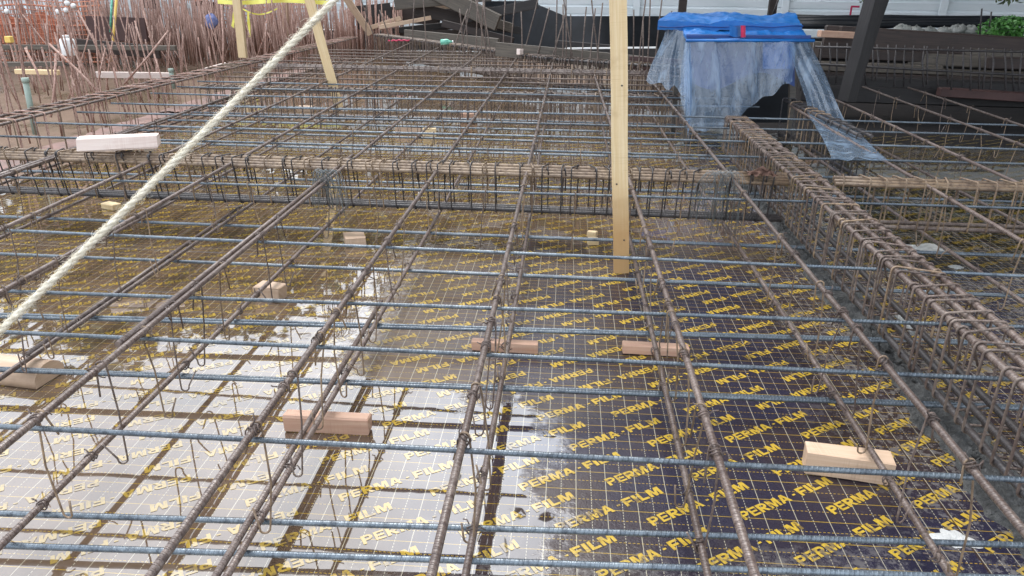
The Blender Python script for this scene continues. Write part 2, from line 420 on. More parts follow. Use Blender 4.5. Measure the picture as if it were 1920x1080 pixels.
# printed lettering on the deck
GL = {}
def _q(x0, y0, x1, y1): return [(x0, y0), (x1, y0), (x1, y1), (x0, y1)]
GL['E'] = [_q(0, 0, .28, 1), _q(.28, 0, 1, .2), _q(.28, .4, .93, .6), _q(.28, .8, 1, 1)]
GL['F'] = [_q(0, 0, .34, 1), _q(.34, .36, .93, .59), _q(.34, .76, 1, 1)]
GL['L'] = [_q(0, 0, .35, 1), _q(.35, 0, 1, .24)]
GL['I'] = [_q(0, 0, 1, 1)]
GL['-'] = [_q(0, 0, 1, 1)]
GL['M'] = [[(0, 0), (.23, 0), (.23, .66), (.40, 0), (.60, 0), (.77, .66), (.77, 0), (1, 0), (1, 1), (.66, 1), (.5, .40), (.34, 1), (0, 1)]]
GL['A'] = [[(0, 0), (.28, 0), (.5, .72), (.5, 1), (.34, 1)], [(1, 0), (.66, 1), (.5, 1), (.5, .72), (.72, 0)], [(.341, .2), (.659, .2), (.604, .38), (.396, .38)]]
def _bowl():
    o = [_q(0, 0, .32, 1), _q(.32, .78, .6, 1), _q(.32, .36, .6, .58)]
    for k in range(6):
        a, b_ = math.radians(90 - 30*k), math.radians(60 - 30*k)
        f = lambda t, rx, ry: (.6 + rx*cos(t), .68 + ry*sin(t))
        o.append([f(a, .11, .10), f(b_, .11, .10), f(b_, .40, .32), f(a, .40, .32)])
    return o
GL['P'] = _bowl(); GL['R'] = _bowl() + [[(.36, .36), (.70, .36), (1.05, 0), (.68, 0)]]
unit_v, unit_f = [], []
def put_word(s_, x, height, scale, y=0, wid={'P': .92, 'E': .86, 'R': .98, 'M': 1.22, 'A': 1.08, 'F': .84, 'I': .33, 'L': .82, '-': .30}):
    for ch in s_:
        for poly in GL[ch]:
            k = len(unit_v); unit_v.extend([(x + px*wid[ch]*scale, y + py*height) for px, py in poly])
            idx = list(range(k, k + len(poly)))
            ar = sum(poly[q][0]*poly[(q+1) % len(poly)][1] - poly[(q+1) % len(poly)][0]*poly[q][1] for q in range(len(poly)))
            unit_f.append(tuple(idx if ar > 0 else idx[::-1]))
        x += (wid[ch] + .13) * scale
put_word('PERMA', .003, .0226, .0219); put_word('-', .1365, .0040, .0234, .009); put_word('FILM', .1525, .0226, .0240)
m = MB(); ang = math.radians(33); cu_, su_ = cos(ang), sin(ang)
REP, ROW = .3165, .0663
for j in range(-60, 110):
    n = .691 + j * ROW
    for i in range(-14, 26):
        u = 1.07 + i * REP - (j % 2) * REP / 2
        x0, y0 = u*cu_ - n*su_, u*su_ + n*cu_
        cx, cy = x0 + .12*cu_, y0 + .12*su_
        if not (-2.5 < cx < 3.2 and .5 < cy < 5.2): continue
        q = proj((cx, cy, 0))
        if q is None or not (-900 < q[0] < 2900 and 100 < q[1] < 1600): continue
        k = len(m.v)
        flip = cy > 1.57 or cx < -.47   # neighbouring plywood sheets lie turned end for end
        for a, c in unit_v:
            if flip: a, c = .243 - a, .0228 - c
            m.v.append(Vector((x0 + a*cu_ - c*su_, y0 + a*su_ + c*cu_, .0007)))
        for f in unit_f: m.face([k + i2 for i2 in f], flat=True)
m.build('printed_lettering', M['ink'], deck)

# ---------------------------------------------------------------- reinforcement mats
ZU, ZS, ZD, ZP = .266, .247, .071, .053
rng = random.Random(3)
def wobble(p0, p1, amp, n=9):
    out = []
    a, c = rng.uniform(-amp, amp), rng.uniform(-amp, amp)
    for i in range(n + 1):
        k = i / n; p = Vector(p0).lerp(Vector(p1), k)
        out.append(p + Vector((a * sin(pi*k*2), c * sin(pi*k), 0.3 * c * sin(3*pi*k))))
    return out

S_ROWS = [(.945, -.0), (1.262, -.011), (1.49, .02), (1.86, -.067), (2.475, -.008), (3.18, -.013), (3.52, -.022)] + \
         [(y, -.012) for y in (3.87, 4.20, 4.64, 4.97, 5.28, 5.59, 5.88, 6.24, 6.54, 6.86, 7.17, 7.5, 7.82, 8.15)]
def xend(y):
    if y < 4.3: return 4.0
    if y < 6.6: return 1.15
    return -.13 - (y - 7.05) / 1.28
def tie_mesh(seed, r0, wr=.0014):
    rr = random.Random(seed); mb = MB(); pts = []
    for i in range(23):
        a = 2*pi*i/11; pts.append(Vector((r0*1.12*cos(a), (i/22 - .5) * .016 + .004*sin(a*2), r0*1.12*sin(a))))
    mb.tube(pts, wr, 5)
    mb.tube([(r0, 0, r0*.5), (r0*1.9, .006, r0*rr.uniform(.4, 1.6)), (r0*2.9, rr.uniform(-.01, .012), r0*rr.uniform(-.5, 2))], wr, 4)
    mb.tube([(-r0*.8, .004, r0), (-r0*1.5, .008, r0*1.6), (-r0*rr.uniform(1.6, 2.6), .012, r0*rr.uniform(1, 2))], wr, 4)
    o = mb.build('tie_wire', M['wire']); me = o.data; bpy.data.objects.remove(o); return me
TIES = [tie_mesh(i, .0076) for i in range(9)]

def where_u(i):
    return ULABEL[i]
ULABEL = ['at the far left edge of the mat', 'third from the left edge, passing under the pale timber block', 'ending low on the left border',
          'crossing the left half beside the rope', 'just left of the middle, over the reddish block', 'in the middle, over the thin offcut',
          'touching the upright batten on its right', 'passing the coil of grey wire and the large tan block',
          'nearest right of the double-stirrup cage', 'second right of the cage', 'third right of the cage', 'at the far right edge']
# longitudinal upper bars: (x at front, y front), (x at back, y back)
U = [((-1.88, .6), (-2.05, 5.2)), ((-1.47, .5), (-1.86, 9.2)), ((-1.195, .45), (-1.42, 8.5)), ((-.80, .4), (-.885, 8.0)),
     ((-.456, .4), (-.487, 7.5)), ((-.135, .4), (-.133, 7.02)), ((.241, .4), (.211, 6.8)), ((.600, .4), (.616, 6.6)),
     ((1.235, .9), (1.315, 4.6)), ((1.61, 1.2), (1.665, 5.4)), ((1.98, 1.4), (2.09, 5.6)), ((2.25, 1.8), (2.40, 5.6))]
def ux(i, y):
    (x0, y0), (x1, y1) = U[i]
    return x0 + (x1 - x0) * (y - y0) / (y1 - y0)
ULBL = ['rusty lengthwise top bar at far left, sloping behind the pale timber block', 'rusty lengthwise top bar passing just right of the pale timber block',
        'rusty lengthwise top bar crossing under the cream rope at left', 'rusty lengthwise top bar with a spliced end, right of the rope',
        'rusty ribbed lengthwise top bar just left of the middle one', 'rusty lengthwise top bar up the middle, over the left thin strip',
        'rusty lengthwise top bar close on the right of the upright batten', 'rusty lengthwise top bar under the grey wire bundle, leaving at right',
        'first rusty lengthwise top bar right of the long cage', 'second rusty lengthwise top bar right of the long cage',
        'third rusty lengthwise top bar right of the long cage', 'rusty lengthwise top bar farthest right, in the dark corner']
for i, ((x0, y0), (x1, y1)) in enumerate(U):
    root = MB(); pts = wobble((x0, y0, ZU), (x1, y1, ZU), .008, 14)
    root.tube(pts, .0062, 10)
    o = root.build('rusty_rebar', M['rust'], origin=(x0, y0, ZU)); tag(o, ULBL[i], 'rebar', 'lengthwise bars of the top mat')
    if i == 3:
        mb = MB(); mb.tube([(ux(3, 1.2) - .0124, 1.2, ZU + .003), (ux(3, 2.9) - .0124, 2.9, ZU + .003)], .0062, 10)
        mb.build('spliced_bar', M['rust'], o)
    if i == 0:
        mb = MB(); mb.tube([(ux(0, 1.9) - .014, 1.9, ZU), (ux(0, 3.4) - .014, 3.4, ZU)], .0100, 10)
        mb.build('spliced_bar', M['rust'], o)
    k = 0
    for (ys, dy) in S_ROWS:
        if not (y0 + .05 < ys < y1 - .05): continue
        for extra in ((0,) if ys > 2.2 else (0, rng.uniform(.10, .16))):
            c = bpy.data.objects.new('tie_wire', rng.choice(TIES)); col.objects.link(c)
            yy = ys + extra
            c.location = (ux(i, yy) - x0, yy - y0, 0); c.rotation_euler = (0, rng.uniform(0, 6.28), rng.uniform(-.5, .5)); c.parent = o
            k += 1

# lower lengthwise bars
D = [(-1.93, 1.3, 5.0, 0), (-1.56, 1.0, 6.0, 1), (-1.245, .6, 7.6, 1), (-.865, .5, 7.4, 0), (-.485, .5, 7.0, 1), (-.129, .4, 6.6, 0), (.240, .4, 6.4, 0),
     (.610, .4, 6.2, 0), (1.335, 1.1, 4.4, 0), (1.77, 1.4, 5.0, 0)]
DLBL = ['lower rusty lengthwise bar at far left under the pale timber block', 'doubled lower rusty bar leaving the left border below the rope',
        'doubled lower rusty bar with hook loops beneath, left of the puddle', 'lower rusty bar with open hook loops over the bright puddle',
        'doubled lower rusty bar resting on the reddish block', 'lower rusty bar resting on the left thin strip in the middle',
        'lower rusty bar resting on the right thin strip by the batten', 'lower rusty bar resting on the large tan block at right',
        'lower rusty bar nearest right of the long cage', 'lower rusty bar second right of the long cage']
for i, (x, y0, y1, dbl) in enumerate(D):
    mb = MB(); mb.tube(wobble((x, y0, ZD), (x + (-.05 if x < -1.2 else 0), y1, ZD), .008, 12), .0063, 10)
    o = mb.build('rusty_rebar', M['rust'], origin=(x, y0, ZD)); tag(o, DLBL[i], 'rebar', 'lengthwise bars of the bottom mat')
    for yp_ in (.98, 1.49, 1.80, 2.20, 2.60, 3.35, 3.72, 4.08, 4.45):
        if not (y0 + .05 < yp_ < y1 - .05): continue
        for extra in ((0,) if yp_ > 2.3 else (0, rng.uniform(.12, .2))):
            c = bpy.data.objects.new('tie_wire', rng.choice(TIES)); col.objects.link(c)
            c.location = ((-.05 if x < -1.2 else 0) * (yp_ + extra - y0) / (y1 - y0), yp_ + extra - y0, 0); c.rotation_euler = (0, rng.uniform(0, 6.28), rng.uniform(-.5, .5)); c.parent = o
    if dbl:
        e0 = {1: 1.4, 2: 1.5, 4: .5}[i]
        mb = MB(); mb.tube([(x - .0130, e0, ZD + .003), (x - .0130 + (-.02 if x < -1.2 else 0), {1: 3, 2: 2.8, 4: 1.9}[i], ZD + .003)], .0063, 10)
        mb.build('spliced_bar', M['rust'], o)

# upper cross bars (single, blue)
for k, (y, dy) in enumerate(S_ROWS):
    xe = xend(y); xl = -2.62 if y < 7 else -2.55
    sl_ = dy / 1.0 * .45
    yl = y - sl_ * 0
    def yy(x): return y + dy * (x + .1) / 2.0
    mb = MB(); mb.tube(wobble((xl, yy(xl), ZS), (xe, yy(xe), ZS), .009, 14), .0046 if y < 3 else .0052, 8)
    far = y > 5.4
    o = mb.build('blue_rebar', M['blue'] if y < 5.5 else M['rust2'], origin=(xl, y, ZS))
    side = ['nearest the camera', 'just in front of the thin strips', 'just behind the thin strips', 'passing before the upright batten',
            'just before the crosswise cage']
    if k < 5: lb = 'single blue cross bar of the top mat, ' + side[k]
    else: lb = 'single cross bar of the top mat, %s behind the crosswise cage' % ORD[k - 5]
    tag(o, lb, 'rebar', 'cross bars of the top mat')

# lower cross bars in pairs
PL = [((0, 962), (1920, 1022), .0105), ((0, 1013), (1920, 1062), .0105)]
def prow(pa, pb):
    a, c = onz(*pa, ZP), onz(*pb, ZP); return a, c
PAIRS = [('front pair', (93, 694), (1780, 757), .0108), ('second pair', (0, 591), (1687, 637), .0108), ('third pair', (0, 475), (1597, 541), .0112), ('fourth pair', (0, 405), (1523, 464), .0112)]
pk = 0
def cross_low(a, c, lb, r=.0090, sec=None):
    d = (c - a); s0 = (-2.62 - a.x) / d.x; s1 = (3.6 - a.x) / d.x
    p, q = a + d * s0, a + d * s1
    if q.y > p.y + .25: q.y = p.y + .25
    mb = MB(); mb.tube(wobble(p, q, .005, 14), r, 8)
    o = mb.build('blue_rebar', M['blue'], origin=p); tag(o, lb, 'rebar', 'cross bars of the bottom mat')
a, c = prow((0, 962), (1920, 1022)); cross_low(a, c, 'thick blue cross bar low down near the bottom edge, the rear one of two', .0054)
a, c = prow((0, 1013), (1920, 1062)); cross_low(a, c, 'thick blue cross bar lying closest to the bottom edge of all', .0054)
PN = ['before the thin strips', 'just behind the thin strips', 'at the foot of the batten', 'next before the crosswise cage']
for i, (nm, pa, pb, gap) in enumerate(PAIRS):
    a, c = prow(pa, pb)
    for h in (0, 1):
        off = Vector((0, -gap * h, 0))
        cross_low(a + off, c + off, 'low blue cross bar %s, %s of its touching pair' % (PN[i], ['rear', 'front'][h]), .0050)
yp = [3.35, 3.72, 4.08, 4.45, 4.82, 5.15, 5.5]
for i, y in enumerate(yp):
    for h in (0, 1):
        mb = MB(); e = 3.6 if y < 3.9 else 1.1
        mb.tube(wobble((-2.62, y - .0118*h, ZP), (e, y - .0118*h - .05, ZP), .006, 12), .0054, 7)
        tag(mb.build('blue_rebar', M['blue'], origin=(-2.62, y, ZP)), 'low blue cross bar behind the crosswise cage, %s of the %s pair' % (['rear', 'front'][h], ORD[i]), 'rebar', 'cross bars of the bottom mat')

# ---------------------------------------------------------------- hooked links between the mats
def link_mesh(seed, h, r=.0018):
    rr = random.Random(seed); mb = MB(); pts = []
    a0 = rr.uniform(-.15, .15)
    R1 = .0085
    # short tail, over the top bar, leg down, round the lower bar, upturned tail
    tl = rr.uniform(.02, .065)
    pts += [(-R1*1.0 - rr.uniform(0, .012), rr.uniform(-.01, .01), -tl), (-R1, 0, -.006)]
    for k in range(1, 6):
        a = pi - pi*k/6; pts.append((R1*cos(a), 0, R1*sin(a)))
    pts.append((R1, 0, -.006))
    lean = rr.uniform(-.012, .012)
    pts.append((R1 + rr.uniform(-.006, .008) + lean/2, rr.uniform(-.012, .012), -h*.5))
    pts.append((R1 + lean, a0*.04, -h + .004))
    for k in range(1, 6):
        a = -pi*k/6; pts.append((lean + R1*cos(a), a0*.04, -h + R1*1.15*sin(a)))
    pts.append((lean - R1, a0*.04, -h + .004)); pts.append((lean - R1 - rr.uniform(0, .02), a0*.04 + rr.uniform(-.01, .01), -h + rr.uniform(.02, .045)))
    mb.tube(pts, r, 6)
    o = mb.build('wire_link', M['thin'] if seed % 3 else M['rust2']); me = o.data; bpy.data.objects.remove(o); return me
LINKS = [link_mesh(i, ZU - ZD) for i in range(12)]
LPOS = ['the far left top bar', 'the bar beside the pale timber block', 'the bar leaving low at left', 'the spliced bar',
        'the bar beside the reddish block', 'the middle bar', 'the bar right of the batten', 'the bar under the grey wire',
        'the first bar right of the long cage', 'the second bar right of the long cage', 'the third bar right of the long cage', 'the farthest right bar']
nl = 0
for i in range(len(U)):
    k = 0
    ys = []
    for r_, (y, dy) in enumerate(S_ROWS):
        if not (U[i][0][1] + .05 < y < U[i][1][1] - .1): continue
        ys.append(y + rng.uniform(.008, .016))
        if y < 3.0: ys.append(y + rng.uniform(.12, .2))
        elif y < 5 and 3 <= i <= 9: ys.append(y + rng.uniform(.12, .2))
    for y in ys:
        if not (-60 < (proj((ux(i, y), y, ZU)) or (-999,))[0] < 1980): continue
        if y > 7.2: continue
        c = bpy.data.objects.new('wire_link', LINKS[rng.randrange(12)]); col.objects.link(c)
        c.location = (ux(i, y), y, ZU); c.rotation_euler = (rng.uniform(-.06, .06), rng.uniform(-.1, .1), rng.choice((0, 0, pi)) + rng.uniform(-.5, .5))
        tag(c, 'hooked wire link on %s, %s from the front' % (LPOS[i], ORD[min(k, 49)]), 'link', 'hooked wire links between the two mats')
        k += 1; nl += 1
# links hanging from cross bars between the lengthwise ones, seen as a fringe behind and before the crosswise cage
fr = 0
for (y, dy) in S_ROWS[4:10]:
    k = 0
    for i in range(2, 7):
        for q in (.5,):
            if nl >= 298: break
            x = ux(i, y) + (ux(i+1, y) - ux(i, y)) * (q + rng.uniform(-.2, .2))
            c = bpy.data.objects.new('wire_link', LINKS[rng.randrange(12)]); col.objects.link(c)
            c.location = (x, y + dy * (x + .1) / 2, ZS + .0005); c.rotation_euler = (rng.uniform(-.1, .1), rng.uniform(-.08, .08), pi/2 + rng.uniform(-.4, .4))
            tag(c, 'hooked wire link hung on the %s, %s from its left' % (
                ['cross bar before the crosswise cage', 'first cross bar behind that cage', 'second cross bar behind that cage', 'third cross bar behind that cage',
                 'fourth cross bar behind that cage', 'fifth cross bar behind that cage'][fr], ORD[k]), 'link', 'hooked wire links between the two mats')
            k += 1; nl += 1
    fr += 1
print('links', nl)

# ---------------------------------------------------------------- beam cages
def cage(name_label, p0, p1, zt, zb, width, ntop, nbot, step_, r_bar, r_st, m_top, m_bot, m_st, bundle=False, maxst=98, gap0=0, hooks=True, seed=1, shear=0.0):
    rr = random.Random(seed)
    p0, p1 = Vector((*p0, 0)), Vector((*p1, 0)); d = (p1 - p0); L = d.length; d.normalize(); nrm = Vector((-d.y, d.x, 0))
    root = empty('rebar_cage', p0 + Vector((0, 0, zb)))
    up = Vector((0, 0, 1))
    for k in range(ntop):
        o_ = (k / max(1, ntop-1) - .5) * (width if not bundle else r_bar * 2.02 * (ntop - 1)); kz = (ntop - 1 - k) * .0068 if bundle else 0
        mb = MB(); a = p0 + nrm * o_ + up * (zt - kz - rr.uniform(0, .002)); c = p1 + nrm * o_ + up * (zt - kz - rr.uniform(0, .002))
        mb.tube(wobble(a, c, .0015, 14), r_bar, 8); mb.build('top_bar', m_top, root)
    for k in range(nbot):
        o_ = (k / max(1, nbot-1) - .5) * width + shear
        mb = MB(); mb.tube(wobble(p0 + nrm * o_ + up * zb, p1 + nrm * o_ + up * zb, .002, 12), r_bar, 8); mb.build('bottom_bar', m_bot, root)
    n = min(maxst, int(L / step_)); hw = width/2 + r_bar + r_st
    for i in range(n):
        s = gap0 + (i + .5) * (L - gap0) / n + rr.uniform(-.5, .5) * step_ * .75
        c0 = p0 + d * s; mb = MB(); z1 = zt + r_bar + r_st; z0 = zb - r_bar - r_st
        rad = r_bar + r_st; tw = rr.uniform(-.022, .022)
        pts = []
        for (cx, cz, a0) in ((hw - rad, z1 - rad, 0), (-(hw - rad), z1 - rad, 90), (-(hw - rad), z0 + rad, 180), (hw - rad, z0 + rad, 270)):
            for q in (0, 30, 60, 90):
                a = math.radians(a0 + q)
                zz = cz + rad * sin(a)
                sh = shear * (z1 - zz) / max(.01, z1 - z0)
                pts.append(c0 + nrm * (cx + rad * cos(a) + sh) + up * zz + d * (tw * (cx / hw)))
        mb.tube(pts, r_st, 5, closed=True)
        if hooks:
            sx = 1 if rr.random() < .5 else -1
            base = c0 + nrm * (sx * (hw - rad)) + up * (z1 - rad) + d * (r_st * 2.2)
            hp = []
            for q in range(0, 8):
                a = math.radians(200 - q * 38) if sx > 0 else math.radians(-20 + q * 38)
                hp.append(base + nrm * (rad * cos(a)) + up * (rad * sin(a)) + d * (.001 * q))
            hp.append(hp[-1] + Vector((0, 0, -rr.uniform(.03, .07))) - nrm * (sx * .015))
            mb.tube(hp, r_st, 5)
        mb.build('stirrup', m_st if rr.random() < .75 else M['thin'], root)
    tag(root, name_label, 'rebar cage', 'tied stirrup cages of the beams')
    return root

# right cage runs away from the camera beside the deck print; strip of grey mortar below it
cage('long rusty beam cage with close stirrups running back along the right of the deck', (.838, .95), (.882, 4.02), .277, .118, .090, 3, 3, .050,
     .0078, .0027, M['rust'], M['dark'], M['rust2'], seed=4)
m = MB()
def ms(u, v):
    y = .6 + v * 3.4
    edge = .030 * mnoise.noise((y * 9, 1.7, 0)) + .016 * mnoise.noise((y * 31, 4.2, 0))
    x = .806 + .010 * y + u * .115 + (edge if u < .5 else -edge)
    e = sin(pi * min(1, max(0, u))) ** .5
    q = Vector((x, y, 0))
    h = .010 + .026 * mnoise.noise(q * 17) + .016 * mnoise.noise(q * 48) + .008 * mnoise.noise(q * 120)
    return (x, y, -.004 + e * max(.002, .012 + h))
m.grid(ms, 18, 560)
tag(m.build('mortar_strip', M['mortar']), 'rough grey strip of spilled mortar under the cage on the right', 'mortar spill')
# crosswise cages
cage('rusty beam cage crossing the whole deck, four bundled ribbed bars on top', (-2.6, 2.755), (.80, 2.685), .282, .118, .052, 4, 3, .055,
     .0078, .0027, M['thin'], M['dark'], M['dark'], bundle=True, seed=5, hooks=True, shear=.03)
cage('rusty beam cage crossing right of the long cage, in line with the bundled one', (.96, 2.68), (3.4, 2.62), .278, .118, .06, 3, 2, .06,
     .0078, .0028, M['thin'], M['rust2'], M['thin'], bundle=True, seed=6, hooks=False)
cage('distant rusty beam cage crossing in front of the back edge', (-2.5, 6.12), (.75, 6.09), .29, .08, .07, 3, 2, .05,
     .0070, .0032, M['rust'], M['rust2'], M['rust2'], bundle=True, seed=8, hooks=False)
cage('distant dusty beam cage halfway between the two crosswise ones', (-2.5, 5.12), (.75, 5.08), .232, .05, .10, 2, 2, .05,
     .0095, .0040, M['rust2'], M['rust2'], M['rust2'], seed=9, hooks=False)
cage('dark beam cage along the slanted back edge of the deck', (-2.45, 10.0), (-.13, 7.12), .292, .06, .14, 3, 2, .045,
     .0105, .0045, M['dark'], M['rust2'], M['rust2'], seed=10, hooks=True)
cage('dark beam cage along the back edge behind the upright batten', (-.1, 7.08), (1.25, 6.34), .292, .06, .14, 3, 2, .04,
     .0105, .0045, M['dark'], M['dark'], M['rust2'], seed=11, hooks=True)
cage('rusty beam cage along the left edge of the deck beside the starter bars', (-2.66, 2.9), (-2.70, 9.6), .285, .03, .16, 3, 3, .11,
     .0070, .0030, M['rust'], M['rust'], M['thicket'], seed=12, hooks=False)
cage('small dark cage standing behind the trailing plastic on the right', (1.40, 3.6), (1.36, 4.8), .27, .06, .05, 2, 2, .10,
     .0085, .0036, M['dark'], M['dark'], M['dark'], seed=13, hooks=False)

# ---------------------------------------------------------------- timber offcuts
def block(name, c, size, rz, mat, label, cat='timber block', ry=0, rx=0, bev=.0025, group='timber offcuts on the deck'):
    mb = MB(); mt = Matrix.Rotation(rz, 3, 'Z') @ Matrix.Rotation(ry, 3, 'Y') @ Matrix.Rotation(rx, 3, 'X')
    mb.box((0, 0, 0), size, mt, bev=bev)
    o = mb.build(name, mat); o.location = c
    for v in o.data.vertices:
        v.co += Vector((rng.uniform(-1, 1), rng.uniform(-1, 1), rng.uniform(-1, 1))) * min(size) * .055
    tag(o, label, cat, group); return o
def bl(u, v, size, rz, mat, label, z=0, **k):
    p = onz(u, v, z); block('timber_block', (p.x, p.y + size[1]/2, z + size[2]/2 + .001), size, rz, mat, label, **k)
bl(1592, 902, (.160, .046, .052), -.16, M['tanw'], 'large tan timber block under the lower bar at the right')
bl(612, 814, (.186, .030, .040), .02, M['pink'], 'long reddish timber block propping the doubled bar in the puddle')
bl(946, 662, (.175, .026, .028), -.02, M['pink'], 'thin pinkish timber strip under the bars in the middle, left of the batten')
bl(1229, 668, (.172, .026, .027), -.03, M['pink'], 'thin pinkish timber strip under the bars, right below the batten')
bl(660, 464, (.075, .085, .034), .35, M['tanw'], 'small square timber offcut lying loose left of centre, before the crosswise cage')
bl(1112, 461, (.040, .030, .025), .1, M['wood'], 'tiny pale wood chip left of the foot of the batten', )
bl(1110, 446, (.036, .026, .022), -.3, M['wood'], 'tiny pale wood chip just behind the other one near the batten')
bl(503, 566, (.085, .050, .045), -.2, M['tanw'], 'dark-sided timber block under the bar at left centre, sawdust on top')
bl(205, 394, (.075, .04, .025), -.4, M['wood'], 'small pale offcut behind the rope at left')
bl(765, 253, (.17, .03, .045), 0, M['tanw'], 'tan plank offcut lying behind the crosswise cage, left half of two')
bl(805, 256, (.085, .03, .05), .05, M['wood'], 'pale yellow offcut lying behind the crosswise cage beside a tan plank')
bl(878, 232, (.105, .07, .07), -.1, M['pink'], 'red-brown block with a pale top under the far bars')
bl(572, 210, (.12, .05, .04), .05, M['tanw'], 'tan offcut under the far bars left of centre, near the leaning brace')
# pale block lying on top of the left cage
p = onz(150, 283, .303); q = onz(300, 276, .303)
d = q - p
block('timber_block', ((p + q)/2).to_tuple()[:2] + (.330,), (d.length, .075, .052), math.atan2(d.y, d.x), M['whitew'], 'long pale pinkish timber block lying on top of the crosswise cage at left', bev=.006)
# rounded block at the left border
p = onz(42, 728, 0)
mb = MB(); prof = [(-.046, 0)] + [(-.046 + .092*k/8 , .022 + .026*sin(pi*k/8)**.7) for k in range(9)] + [(.046, 0)]
n = len(prof); Lh = .075
for sx in (-Lh, Lh):
    for (yy_, zz) in prof: mb.v.append(Vector((sx, yy_, zz)))
for k in range(n):
    k2 = (k+1) % n; mb.face((k, k2, n+k2, n+k), [(0, k*.02), (0, k*.02+.02), (.15, k*.02+.02), (.15, k*.02)], flat=False)
mb.face(list(range(n))[::-1], flat=True); mb.face([n+k for k in range(n)], [(v.y, v.z) for v in mb.v[n:]], flat=True)
o = mb.build('timber_block', M['tanw']); o.location = (p.x - .03, p.y + .05, .002); o.rotation_euler = (0, 0, -.12)
tag(o, 'pale rounded timber block at the left border', 'timber block', 'timber offcuts on the deck')

# upright batten and braces
def batten(a, c, wx, wy, mat, label, roll=0):
    a, c = Vector(a), Vector(c); z = (c - a).normalized()
    x = Vector((1, 0, 0)); x = (x - z * x.dot(z)).normalized(); y = z.cross(x)
    if roll: x, y = x * cos(roll) + y * sin(roll), y * cos(roll) - x * sin(roll)
    mb = MB(); L = (c - a).length; b = 0
    n = 10
    for i in range(n + 1):
        k = i / n; wv = .0012 * sin(k * 17 + a.x)
        for dx, dy in ((-1, -1), (1, -1), (1, 1), (-1, 1)):
            mb.v.append(a + z * (L * k) + x * (dx * wx/2 + wv) + y * (dy * wy/2))
    for i in range(n):
        for k in range(4):
            k2 = (k+1) % 4; w_ = wx if k % 2 == 0 else wy
            u0, u1 = L*i/n, L*(i+1)/n
            mb.face((i*4+k, i*4+k2, i*4+4+k2, i*4+4+k), [(u0, k*.1), (u0, k*.1+w_), (u1, k*.1+w_), (u1, k*.1)], flat=True)
    mb.face((3, 2, 1, 0), flat=True); mb.face(tuple(n*4+k for k in range(4)), flat=True)
    o = mb.build('timber_batten', mat, origin=a); tag(o, label, 'batten', 'upright and leaning timber battens'); return o
ub = batten((.208, 2.40, 0), (.093, 2.38, 1.5),   .051, .026, M['woodup'], 'tall pale upright batten standing on the deck near the middle')
for zz, dx in ((.62, .008), (.31, -.012), (.12, .01)):
    k_ = zz / 1.5; c_ = Vector((.208 - .115*k_ + dx, 2.40 - .02*k_ - .0136, zz)); mb = MB()
    mb.tube([c_ + Vector((0, .001, 0)), c_ - Vector((0, .0012, 0))], .0028, 10); mb.build('nail_head', M['dark'], ub)
a = onz(628, 168, .20); tp = at(578, -10, a.y - .15)
batten(a - Vector((-.02, 0, .12)), a + (tp - a) * 1.5, .062, .045, M['wood'], 'thick pale batten leaning left behind the rope', .3)
a = onz(456, 108, .20); tp = at(444, -5, a.y)
batten(a, a + (tp - a) * 1.7, .078, .05, M['wood'], 'upright batten with yellow tape tied to it among the rusty starter bars')
a = at(536, 83, 10.2); tp = at(534, -5, 10.2)
batten(a, a + (tp - a) * 1.6, .075, .05, M['tanw'], 'upright tan batten just left of the top of the leaning one')
a = at(695, 64, 10.4); tp = at(646, -8, 10.2)
batten(a, a + (tp - a) * 1.4, .085, .05, M['tanw'], 'tan brace leaning left in front of the scrap timber pile', .2)

# ---------------------------------------------------------------- rope
pr = random.Random(11)
A = Vector((0, 0, CAMH)) + ray(-90, 705) * 1.32; B = Vector((0, 0, CAMH)) + ray(800, -182) * 1.56
dAB = (A - B).normalized(); A = A + dAB * max(0.0, (A.z - .285) / -dAB.z)   # tied down to the mat outside the left border
mb = MB(); NN = 300; r0 = .0098
def rope_c(k):
    p = A.lerp(B, k); p.z -= .012 * 4 * k * (1 - k); return p
ax = (B - A).normalized(); sx_ = ax.cross(Vector((0, 0, 1))).normalized(); sy_ = ax.cross(sx_)
Lr = (B - A).length
for st in range(3):
    pts = []
    for i in range(NN + 1):
        k = i / NN; a = 2*pi*(k * Lr / .055 + st / 3)
        pts.append(rope_c(k) + (sx_ * cos(a) + sy_ * sin(a)) * (.0026 + .0004 * sin(i * 1.7)))
    mb.tube(pts, .0038, 8)
rope = mb.build('rope', M['rope'], origin=A); tag(rope, 'thick frayed cream rope stretched diagonally across the left half', 'rope')
mb = MB()
for i in range(5200):
    k = pr.random(); a = pr.uniform(0, 2*pi); c = rope_c(k) + (sx_ * cos(a) + sy_ * sin(a)) * .0056
    o_ = (sx_ * cos(a) + sy_ * sin(a)); L = pr.uniform(.003, .007) if pr.random() < .96 else pr.uniform(.01, .022)
    t_ = ax * pr.uniform(-1.3, 1.3) + o_ * .6
    mb.tube([c, c + t_ * L * .5 + o_ * L * .2, c + t_ * L], .00028, 3, cap=False)
mb.build('frayed_fibres', M['rope'], rope)

